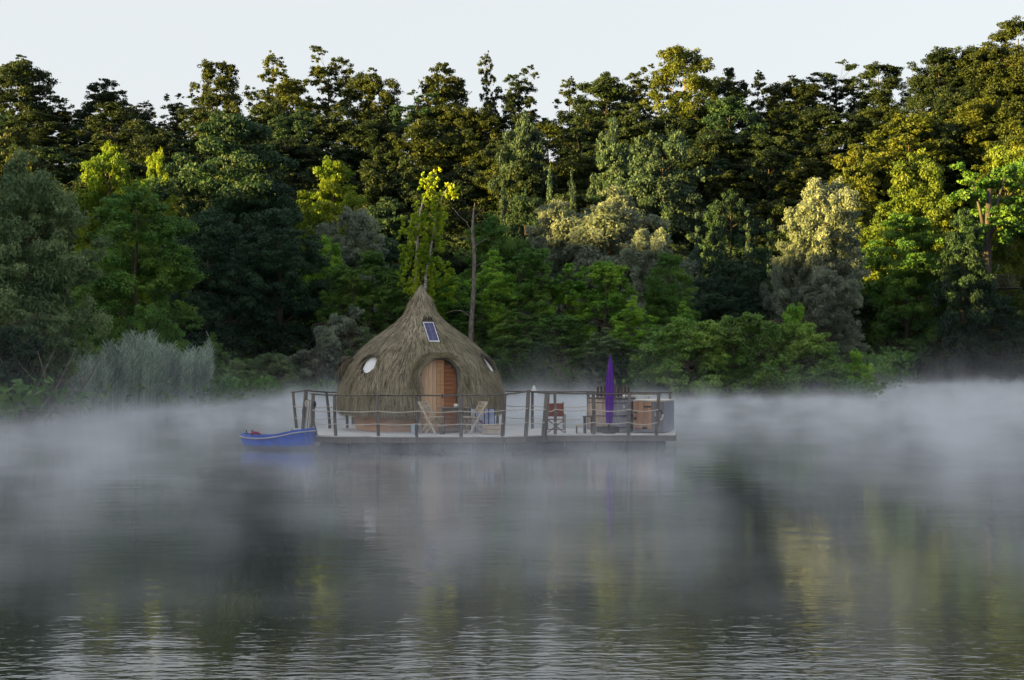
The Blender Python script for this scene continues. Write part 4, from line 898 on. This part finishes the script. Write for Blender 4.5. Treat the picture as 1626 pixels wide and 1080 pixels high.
MID = [
 # kind, px, ytop, Y, width px, palette, label, category
 ('oak_b', 30, 196, 150, 150, 'olive', 'dark tree with yellowed tip above the big grey willow on the left'),
 ('lime_a', 172, 224, 140, 150, 'lime', 'yellow-green sunlit tree left of the narrow yellow one'),
 ('lime_b', 246, 240, 145, 74, 'lime', 'narrow bright yellow tree beside the sunlit one on the left'),
 ('lime_b', 370, 184, 132, 250, 'deep', 'largest dark green tree left of the hut with its layered crown'),
 ('lime_a', 215, 290, 100, 205, 'mid', 'vivid mid-green tree behind the reed bed'),
 ('lime_a', 330, 330, 112, 170, 'deep', 'dark bluish tree low behind the vivid green one'),
 ('lime_b', 445, 330, 116, 170, 'deep', 'dark shaded tree standing between the big dark green tree and the hut'),
 ('willow_a', 40, 246, 66, 225, 'grey', 'big grey-green willow filling the left edge of the bank'),
 ('lime_b', 528, 256, 150, 150, 'lime', 'yellow-lit spreading tree above and left of the birch'),
 ('willow_b', 560, 335, 132, 120, 'silver', 'pale silvery willow below the yellow-lit spreading tree'),
 ('lime_a', 515, 372, 124, 110, 'bright', 'bright green tree left of the round dark one behind the hut'),
 ('lime_b', 592, 398, 116, 125, 'mid', 'round mid-green tree directly left of the birch'),
 ('poplar', 800, 284, 172, 46, 'blue', 'short bluish poplar, first of the spires left of the gold willow'),
 ('poplar', 872, 262, 175, 44, 'blue', 'bluish poplar spire in the middle, above the teal tree'),
 ('poplar', 907, 264, 178, 42, 'blue', 'bluish poplar spire just left of the gold willow top'),
 ('poplar', 835, 296, 170, 44, 'blue', 'small bluish poplar between the short spire and the middle one'),
 ('oak_b', 975, 184, 206, 84, 'blue', 'tall grey-blue aspen on the dark hillside above the gold willow'),
 ('oak_a', 832, 172, 210, 92, 'blue', 'grey-green aspen on the dark hillside under the skyline notch'),
 ('oak_c', 1052, 212, 200, 130, 'blue', 'broad bluish tree on the dark hillside right of the tall aspen'),
 ('lime_b', 835, 310, 150, 110, 'deep', 'teal round tree left of the gold willow'),
 ('lime_a', 780, 338, 136, 130, 'mid', 'mid-green tree right behind the dead trunk'),
 ('willow_a', 968, 301, 134, 262, 'silver', 'gold-topped silvery willow right of the birch, the broadest pale crown'),
 ('willow_b', 890, 322, 136, 120, 'silver', 'smaller golden crown leaning left of the broad gold-topped willow'),
 ('willow_b', 1030, 366, 126, 110, 'silver', 'silvery lower willow at the right foot of the gold-topped one'),
 ('lime_b', 1062, 402, 114, 95, 'mid', 'vivid dark green round tree right of the silvery willow'),
 ('lime_a', 1160, 300, 166, 135, 'deep', 'blue-green tree in the dark hollow between the two gold willows'),
 ('spruce', 1108, 335, 160, 44, 'blue', 'left spruce in the hollow between the gold willows'),
 ('spruce', 1142, 350, 156, 46, 'deep', 'middle spruce in the hollow between the gold willows'),
 ('spruce', 1188, 332, 160, 50, 'blue', 'tallest spruce in the hollow between the gold willows'),
 ('spruce', 1222, 345, 157, 44, 'deep', 'right spruce in the hollow, next to the tall golden willow'),
 ('lime_a', 1165, 410, 124, 135, 'deep', 'dark blue-green tree behind the long bank of bushes'),
 ('willow_b', 1312, 286, 122, 140, 'silver', 'tall golden-topped willow on the right, the narrower pale crown'),
 ('willow_a', 1262, 372, 122, 105, 'silver', 'pale shoulder crown at the left foot of the tall golden willow'),
 ('willow_b', 1318, 430, 116, 100, 'silver', 'low silvery willow under the tall golden one'),
 ('oak_b', 1360, 226, 205, 110, 'brown', 'golden-olive tree above and right of the tall golden willow'),
 ('oak_c', 1445, 186, 212, 150, 'brown', 'golden-olive tree with broad crown on the right slope'),
 ('oak_a', 1572, 142, 215, 140, 'brown', 'golden-olive bushy tree high on the right slope'),
 ('oak_b', 1615, 190, 205, 120, 'brown', 'golden-olive tree low against the right edge of the picture'),
 ('oak_c', 1330, 285, 196, 100, 'brown', 'low golden-olive tree hidden behind the golden willow on the right'),
 ('lime_a', 1462, 236, 180, 185, 'sunny', 'large yellow-green sunlit tree on the right bank'),
 ('lime_b', 1440, 340, 174, 165, 'mid', 'dark green drooping tree below the large sunlit one on the right bank'),
 ('lime_b', 1600, 232, 182, 150, 'sunny', 'yellowish green tree behind the tree platform at the right edge'),
 ('lime_b', 1590, 470, 168, 110, 'deep', 'dark low tree in front of the platform tree trunk'),
 ('oak_b', 1530, 330, 166, 95, 'deep', 'dark leafy tree overlapping the left end of the tree platform walkway'),
 ('lime_a', 1520, 400, 185, 120, 'deep', 'very dark tree in the shade left of the tree platform'),
]
for r_ in MID: tree(*r_)
# green trees close behind the hut and railing
for i, (kind, px, yt, Y, wp, pal, lab) in enumerate([
 ('sapling_a', 622, 430, 113, 90, 'mid', 'airy green tree just left of the hut peak'),
 ('sapling_b', 705, 440, 112.5, 95, 'bright', 'airy bright tree at the foot of the birch stems'),
 ('sapling_a', 785, 398, 113, 110, 'bright', 'airy green tree just right of the dead trunk'),
 ('sapling_b', 845, 392, 112, 100, 'mid', 'second airy tree right of the dead trunk'),
 ('sapling_a', 905, 418, 112, 105, 'bright', 'bright airy tree under the small golden crown'),
 ('sapling_b', 962, 414, 110, 110, 'bright', 'bright airy tree under the broad gold-topped willow'),
 ('sapling_a', 1005, 470, 106, 80, 'bright', 'lower bright airy tree left of the long bank of bushes'),
 ('sapling_b', 740, 480, 111.5, 100, 'mid', 'low airy tree directly behind the right slope of the hut'),
 ('sapling_a', 820, 490, 108, 110, 'mid', 'low leafy tree behind the middle railing posts'),
 ('sapling_b', 890, 500, 106, 110, 'mid', 'low leafy tree behind the red canvas chair'),
 ('sapling_a', 960, 520, 105, 100, 'grey', 'low greyish tree behind the purple parasol'),
 ('sapling_b', 545, 420, 114, 90, 'mid', 'low leafy tree between the silvery willow and the hut'),
 ('sapling_a', 1085, 478, 106, 58, 'bright', 'bright yellow-green sprig rising behind the left end of the bush bank'),
]): tree(kind, px, yt, Y, wp, pal, lab)
# bushes at the waterline
for (kind, px, yt, Y, wp, pal, lab) in [
 ('shrub_a', 1095, 508, 102.2, 215, 'bush', 'leftmost wide bush of the long bank right of the cabinet'),
 ('shrub_a', 1180, 500, 102.4, 205, 'bush', 'tallest bush in the middle of the long bank of bushes'),
 ('shrub_a', 1262, 514, 102.2, 190, 'bush', 'right-hand wide bush of the long bank of bushes'),
 ('shrub_b', 1310, 556, 102.8, 100, 'bush', 'low bush between the long bank and the bright end bush'),
 ('shrub_b', 1358, 552, 102.3, 62, 'bright', 'bright green bush at the very end of the bank, standing in the water'),
 ('shrub_b', 1262, 472, 107.5, 100, 'bright', 'bright green bush rising behind the long bank under the golden willow'),
 ('shrub_a', 1030, 560, 103, 90, 'mid', 'low dark bush just right of the purple parasol'),
 ('shrub_b', 1595, 545, 192, 95, 'grey', 'pale round bush at the right edge of the far shore'),
 ('shrub_a', 1600, 500, 197, 120, 'olive', 'large olive bush under the tree platform'),
 ('shrub_a', 1480, 540, 199, 150, 'deep', 'dark low bush on the far shore below the drooping tree'),
 ('shrub_b', 1410, 548, 203, 80, 'deep', 'small dark bush at the left end of the far shore'),
 ('shrub_b', 1540, 560, 198, 80, 'deep', 'small dark bush on the far shore left of the pale round one'),
 ('shrub_c', 540, 486, 109, 110, 'silver', 'silvery shrub close behind the left side of the hut'),
 ('shrub_c', 590, 520, 108.5, 90, 'grey', 'grey-green shrub half hidden by the left slope of the hut'),
 ('shrub_c', 495, 545, 106, 90, 'silver', 'pale shrub above the left end of the railing'),
 ('shrub_a', 430, 562, 103, 110, 'grey', 'low misty bush between the reeds and the railing'),
 ('shrub_b', 375, 568, 98, 80, 'grey', 'small pale bush right of the reed bed'),
 ('sapling_a', 338, 528, 90, 50, 'mid', 'thin yellow-green sprig at the right end of the reed bed'),
 ('shrub_a', 240, 486, 84, 130, 'mid', 'bright green bush rising behind the reed bed'),
 ('shrub_a', 120, 560, 70, 120, 'mid', 'low green bush between the grey willow and the reeds'),
 ('shrub_c', 60, 478, 60.5, 130, 'grey', 'twiggy grey bush at the foot of the big willow'),
 ('shrub_a', 10, 520, 57.5, 150, 'deep', 'dark tangled bush at the extreme left waterline'),
 ('shrub_b', 160, 600, 70, 90, 'mid', 'small green bush at the water in front of the reeds on their left'),
 ('shrub_a', 660, 560, 112.2, 130, 'mid', 'dark bush hidden behind the middle of the hut'),
 ('shrub_b', 760, 556, 111, 120, 'mid', 'dark bush behind the right window of the hut'),
 ('shrub_a', 840, 562, 109, 120, 'mid', 'dark bush behind the leaning middle posts'),
 ('shrub_b', 910, 566, 106, 110, 'mid', 'dark bush behind the gap between chair and parasol'),
 ('shrub_a', 975, 568, 104, 110, 'deep', 'dark bush behind the hot tub'),
]: tree(kind, px, yt, Y, wp, pal, lab, 'bush')
# slope undergrowth: shrubs too many and too hidden to count, as ground cover
rs = np.random.default_rng(5); cl = []
for k in range(900):
    th = rs.uniform(-23, 23); r0 = shore(th); r = r0 + rs.uniform(.5, 2) if k < 160 else r0 + rs.uniform(3, 130)
    x, y = r * math.sin(R(th)), r * math.cos(R(th)); h = rs.uniform(.5, 1.6) if r < r0 + 10 else rs.uniform(1, 3)
    cl.append((np.array([x, y, ground_z(x, y) + h * .3]), np.array([h * 1.2, h * 1.2, h * .7]), rs.uniform(.1, .7)))
V, Fq, T = leaves(cl, 120000, .26, rs); rawobj('undergrowth', V, Fq, PAL['mid'], None, T, kind='stuff')

# birch with two white stems and hanging sprays
def birch():
    Yb = 109.5; b = P(668, 470, Yb); gz = ground_z(b.x, Yb); root = thing('birch_tree', 'slim birch with two white stems and hanging yellow-green sprays behind the hut peak', 'tree', (X(662, Yb), Yb, gz))
    rs = np.random.default_rng(8); cl = []; k = Yb / F
    def w(px, py, dy=0): p = P(px, py, Yb + dy); return p
    stems = [[(659, 600), (659, 450), (662, 400), (666, 345), (672, 318), (684, 285), (690, 276)], [(668, 600), (676, 440), (684, 395), (692, 345), (701, 315), (712, 296), (722, 290)]]
    for s_ in stems:
        mb = MB(); mb.tube([w(*q) for q in s_], [.13, .11, .10, .075, .055, .03, .012], 8); obj('trunk', mb, bark_pale, root)
        for i in range(34):
            py_ = rs.uniform(s_[-1][1] + 4, 470); j = max(jj for jj in range(len(s_) - 1) if s_[jj][1] >= py_); t = j; a = w(*s_[j]).lerp(w(*s_[j + 1]), (s_[j][1] - py_) / (s_[j][1] - s_[j + 1][1]))
            d = Vector((rs.uniform(-1, 1), rs.uniform(-1, 1), rs.uniform(.3, 1))); ln = rs.uniform(.35, 1.25) * (1.15 - .55 * t / 6)
            e = a + d * ln; f = e + Vector((d.x * .25, d.y * .25, -rs.uniform(.4, 1.3)))
            mb = MB(); mb.tube([a, e, f], [.02, .012, .005], 5, cap=False); obj('branch', mb, bark_dead, root)
            for u in (0, .5, 1): q = e.lerp(f, u); cl.append((np.array(q) , np.array([.2, .2, .34]), rs.uniform(.2, 1)))
    for i in range(40):
        bx_, by_ = ((690, 272), (722, 288), (712, 294), (684, 285), (701, 312))[i % 5]; q = w(bx_ + rs.normal(0, 4), by_ + rs.uniform(-4, 26), rs.uniform(-.4, .4)); cl.append((np.array(q), np.array([.22, .22, .34]), rs.uniform(.3, 1)))
    for i in range(95):
        q = w(rs.uniform(636, 726), rs.uniform(345, 520), rs.uniform(-.3, 2)); cl.append((np.array(q), np.array([.35, .35, .45]), rs.uniform(0, .7)))
    V, Fq, T = leaves(cl, 21000, .12, rs, 1.6, 0, .2, .5, sub=3); rawobj('crown', V, Fq, leafmat('birch', (.20, .34, .025), (.38, .46, .03), .5), root, T)
birch()
# dead standing trunk
def dead():
    Yd = 108.6; x = X(750, Yd); root = thing('dead_tree', 'bare grey dead trunk with broken side branches right of the hut peak', 'tree', (x, Yd, ground_z(x, Yd)))
    w = lambda px, py, dy=0: P(px, py, Yd + dy)
    mb = MB(); mb.tube([w(747, 600), w(748, 520), w(752, 460), w(753, 410), w(750, 365), w(752, 335), w(754, 322)], [.21, .19, .16, .13, .11, .06, .02], 9); obj('trunk', mb, bark_dead, root)
    for pts, r0 in [([(751, 372), (740, 352), (728, 342), (719, 330)], .05), ([(752, 392), (764, 384), (775, 378)], .05), ([(751, 350), (760, 338), (768, 330)], .035), ([(752, 425), (764, 418), (772, 420)], .05), ([(750, 410), (740, 404), (733, 400)], .04), ([(749, 505), (735, 494), (722, 493), (708, 497)], .05), ([(752, 345), (745, 336), (742, 326)], .03), ([(752, 445), (762, 436), (770, 431)], .035), ([(748, 380), (736, 376), (727, 379)], .04)]:
        mb = MB(); mb.tube([w(*q, dy=i * .12 * (1 if j_ % 2 else -1)) for j_, (i, q) in enumerate(enumerate(pts))], [r0 * (1 - i / (len(pts) + .3)) for i in range(len(pts))], 6); obj('branch', mb, bark_dead, root)
dead()
# bare grey twigs leaning at the waterline
for i, (px, Y, lab) in enumerate([(928, 103.5, 'pale bare branches leaning over the water left of the parasol'), (848, 106.5, 'thin bare branches behind the leaning middle posts'), (975, 102.5, 'bare twigs behind the hot tub'), (25, 56, 'tangle of bare brown branches at the extreme left waterline'), (85, 62, 'bare grey branches at the foot of the big willow'), (1120, 101.5, 'bare grey stems under the leftmost wide bush'), (1250, 101.5, 'bare grey stems under the right-hand wide bush'), (1215, 101.6, 'bare stems under the middle of the bush bank'), (870, 105, 'white slender dead stem behind the gap right of the hut')]):
    mb = MB(); r2 = random.Random(i + 40); x = X(px, Y)
    n_ = 4 if px == 870 else 11
    for k in range(n_):
        a = Vector((x + r2.uniform(-1.6, 1.6), Y + r2.uniform(-.5, .5), -.1)); d = Vector((r2.uniform(-.9, .9), r2.uniform(-.3, .3), 1)); L_ = r2.uniform(1.4, 3.4) * (1.3 if px < 100 else 1)
        m_ = a + d * L_ * .5 + Vector((r2.uniform(-.2, .2), 0, 0)); e = a + d * L_ + Vector((r2.uniform(-.5, .5), 0, -.2)); mb.tube([a, m_, e], [.035, .024, .008], 5)
        f = m_ + Vector((r2.uniform(-.8, .8), r2.uniform(-.2, .2), r2.uniform(.3, .9))); mb.tube([m_, f], [.018, .006], 4)
    tag(obj('bare_branches', mb, bark_dead), lab, 'branches')
# reed bed
def reeds():
    rs = np.random.default_rng(9); V = []; T = []; N = 5200
    for k in range(N):
        px = rs.uniform(118, 334); u = (px - 118) / 216; th = math.degrees(math.atan((px - 813) / F)); Y0 = shore(th) * math.cos(R(th))
        Y = Y0 + rs.uniform(-.4, 4.5); x = X(px, Y); b = np.array([x, Y, -.1]); h = (2.15 - (547 + 14 * math.sin(px * .045 + 1) + 30 * max(0, .25 - u) * 3 - 583) / F * Y + .1) * rs.uniform(.62, 1.04) * (1 + .07 * math.sin(px * .19) + .05 * math.sin(px * .47 + 1))
        bend = np.array([rs.normal(0, .16), rs.normal(0, .16), 0]); sd_ = np.array([1, rs.uniform(-.4, .4), 0]); tt = float(np.clip(rs.normal(.35, .3) + .25 * math.sin(px * .31) * math.sin(px * .11 + 2), 0, 1))
        def strip(p0, p1, p2, w0):
            V.extend([p0 - sd_ * w0, p0 + sd_ * w0, p1 + sd_ * w0 * .8, p1 - sd_ * w0 * .8, p1 - sd_ * w0 * .8, p1 + sd_ * w0 * .8, p2 + sd_ * w0 * .12, p2 - sd_ * w0 * .12]); T.extend([tt, tt])
        top = b + bend * 1 + np.array([0, 0, h]); mid = b + bend * .35 + np.array([0, 0, h * .55]); strip(b, mid, top, .009)
        for j in range(5):
            f = rs.uniform(.25, .98); s0 = b + (top - b) * f; dr = rs.choice([-1, 1]); l_ = rs.uniform(.3, .62); dx = np.array([dr * l_ * rs.uniform(.25, .7), rs.uniform(-.2, .2), 0])
            strip(s0, s0 + dx * .5 + np.array([0, 0, l_ * .55]), s0 + dx + np.array([0, 0, l_ * rs.uniform(.2, .8)]), .014)
    V = np.array(V); rawobj('reed_bed', V, np.arange(len(V)).reshape(-1, 4), PAL['reed'], None, T, kind='stuff')
reeds()
# far bank: retaining boards and path edge on the right, tree platform
Yp = 197.5
bk_ = thing('bank_boards', 'low grey timber edge running along the far shore on the right', 'bank edge', (X(1500, Yp), Yp, .5))
for k in range(13):
    a, b = X(1392 + k * 18, Yp), X(1392 + k * 18 + 17, Yp); mb = MB(); mb.box(((a + b) / 2, Yp, 1.55 + rng.uniform(-.05, .05)), (b - a, .2, .16)); obj('board', mb, mat('bank_board', (.28, .26, .25), .8, (.16, .15, .14), 2), bk_)
for k in range(8):
    mb = MB(); mb.box((X(1395 + k * 31, Yp), Yp + .15, .9), (.16, .16, 1.3)); obj('stake', mb, wood_dark, bk_)
Ytp = 172
tp = thing('tree_platform', 'small wooden viewing platform with railing high in a dark tree at the right', 'platform', (X(1580, Ytp), Ytp, P(1580, 458, Ytp).z))
zf = P(1580, 458, Ytp).z; zr = P(1580, 437, Ytp).z
for k in range(9):
    mb = MB(); mb.box((X(1541 + k * 9, Ytp) , Ytp, zf), (.62, 3.2, .1)); obj('floor_board', mb, wood_dark, tp)
for yy in (-1.55, 1.55):
    for k, px in enumerate((1539, 1557, 1576, 1594, 1612)):
        mb = MB(); mb.beam((X(px, Ytp), Ytp + yy, zf), (X(px + 1.5 * (k == 4), Ytp), Ytp + yy, zr), .1, .1); obj('post', mb, wood_dark, tp)
    for z_ in (.35, .7, 1.0):
        mb = MB(); mb.beam((X(1539, Ytp), Ytp + yy, zf + (zr - zf) * z_), (X(1613, Ytp), Ytp + yy, zf + (zr - zf) * z_), .05, .06); obj('rail', mb, wood_dark, tp)
mb = MB(); mb.beam((X(1524, Ytp), Ytp, zf - .25), (X(1541, Ytp), Ytp, zf - .02), .8, .08); obj('walkway', mb, wood_dark, tp)
pt = thing('platform_tree', 'dark thick-trunked tree that carries the wooden viewing platform', 'tree', (X(1564, Ytp), Ytp, ground_z(X(1564, Ytp), Ytp)))
mb = MB(); mb.tube([P(1561, 585, Ytp), P(1563, 500, Ytp), P(1566, 440, Ytp), P(1567, 380, Ytp), P(1572, 300, Ytp)], [.75, .65, .6, .5, .3], 10)
for e in ((1530, 340), (1600, 330), (1545, 290), (1600, 270)): mb.tube([P(1567, 385, Ytp), P((e[0] + 1567) / 2, (e[1] + 375) / 2, Ytp), P(*e, Ytp)], [.3, .2, .08], 6)
obj('trunk', mb, wood_dark, pt)
cl = []; rs = np.random.default_rng(77)
for k in range(36):
    q = P(rs.uniform(1515, 1625), rs.uniform(265, 395), Ytp + rs.uniform(-3, 3)); r_ = rs.uniform(.9, 1.7); cl.append((np.array(q), np.array([r_, r_, r_ * .7]), rs.uniform(0, .6)))
V, Fq, T = leaves(cl, 14000, .26, rs); rawobj('crown', V, Fq, PAL['mid'], pt, T)
# small white pointed cloth on the bank
Yw = 101.5; wp_ = P(848, 622, Yw); tn = thing('white_cone', 'small white pointed cloth cone at the water edge behind the leaning posts', 'marker', (wp_.x, Yw, 0))
mb = MB(); mb.lathe([(.24, .15), (.22, .4), (.12, .7), (.04, .86), (0, .88)], (wp_.x, Yw, 0), 12); obj('cone', mb, white, tn)
mb = MB(); mb.lathe([(.10, .15), (.09, .4), (.03, .5), (0, .52)], (wp_.x - .38, Yw, 0), 10); obj('side_cone', mb, white, tn)
def build_mist():
    m = bpy.data.materials.new('mist_air'); m.use_nodes = True; n = m.node_tree; L = n.links; n.nodes.clear()
    out = n.nodes.new('ShaderNodeOutputMaterial'); pv = n.nodes.new('ShaderNodeVolumePrincipled')
    pv.inputs['Color'].default_value = (.87, .905, 1, 1); pv.inputs['Anisotropy'].default_value = 0.1
    geo = n.nodes.new('ShaderNodeNewGeometry')
    def noise(scale, sc, det, off=(0, 0, 0)):
        mp = n.nodes.new('ShaderNodeMapping'); mp.inputs['Scale'].default_value = scale; mp.inputs['Location'].default_value = off; L.new(geo.outputs['Position'], mp.inputs['Vector'])
        t = n.nodes.new('ShaderNodeTexNoise'); t.inputs['Scale'].default_value = sc; t.inputs['Detail'].default_value = det; L.new(mp.outputs[0], t.inputs['Vector']); return t.outputs['Fac']
    def rng_(x, a, b, c, d):
        r = n.nodes.new('ShaderNodeMapRange'); [r.inputs[k].__setattr__('default_value', v) for k, v in zip(('From Min', 'From Max', 'To Min', 'To Max'), (a, b, c, d))]; L.new(x, r.inputs['Value']); return r.outputs[0]
    def mth(op, a, b=None):
        q = n.nodes.new('ShaderNodeMath'); q.operation = op
        for i, x in enumerate((a, b)):
            if x is None: continue
            if isinstance(x, (int, float)): q.inputs[i].default_value = x
            else: L.new(x, q.inputs[i])
        return q.outputs[0]
    sx = n.nodes.new('ShaderNodeSeparateXYZ'); L.new(geo.outputs['Position'], sx.inputs[0]); z = sx.outputs['Z']
    big = noise((.13, .10, .10), 1.0, 3); fine = noise((.62, .5, .34), 1.0, 5, (5, 3, 1))
    dist = n.nodes.new('ShaderNodeVectorMath'); dist.operation = 'LENGTH'; L.new(geo.outputs['Position'], dist.inputs[0]); r = dist.outputs['Value']
    far = rng_(r, 43, 62, 0, 1); near = rng_(r, 8, 15, 0, 1)
    col = noise((.22, .16, .05), 1.0, 3, (40, 9, 2))
    top = mth('MULTIPLY', rng_(big, .35, .66, .4, 1.5), rng_(far, 0, 1, .34, .24))      # scale height in metres
    fall = mth('POWER', 2.718, mth('MULTIPLY', -1, mth('DIVIDE', z, top)))
    edge = rng_(z, 3.0, 4.6, 1, 0)
    wis = rng_(fine, .45, .60, .02, 2.3)
    pat = rng_(big, .38, .62, .3, 1.35)
    amt = mth('MULTIPLY', near, rng_(far, 0, 1, .6, 1.0))
    low = mth('MULTIPLY', mth('MULTIPLY', fall, pat), mth('MULTIPLY', amt, MIST_D))
    curl = mth('MULTIPLY', mth('MULTIPLY', rng_(col, .54, .70, 0, 1), mth('POWER', 2.718, mth('MULTIPLY', -1.0, z))), mth('MULTIPLY', rng_(r, 30, 60, 0, 1), .045))   # rising curls of steam
    d = mth('MULTIPLY', mth('MULTIPLY', mth('ADD', low, curl), wis), edge)
    L.new(d, pv.inputs['Density']); L.new(pv.outputs[0], out.inputs['Volume'])
    mb = MB(); mb.prism([(-9, 7), (9, 7), (90, 190), (80, 230), (-70, 230), (-70, 90), (-22, 40)], -.3, 4.7)
    o = obj('mist', mb, m, kind='stuff'); 
    m.cycles.volume_step_rate = MIST_STEP
    return o
MIST_D, MIST_STEP = .19, 0.6
build_mist()
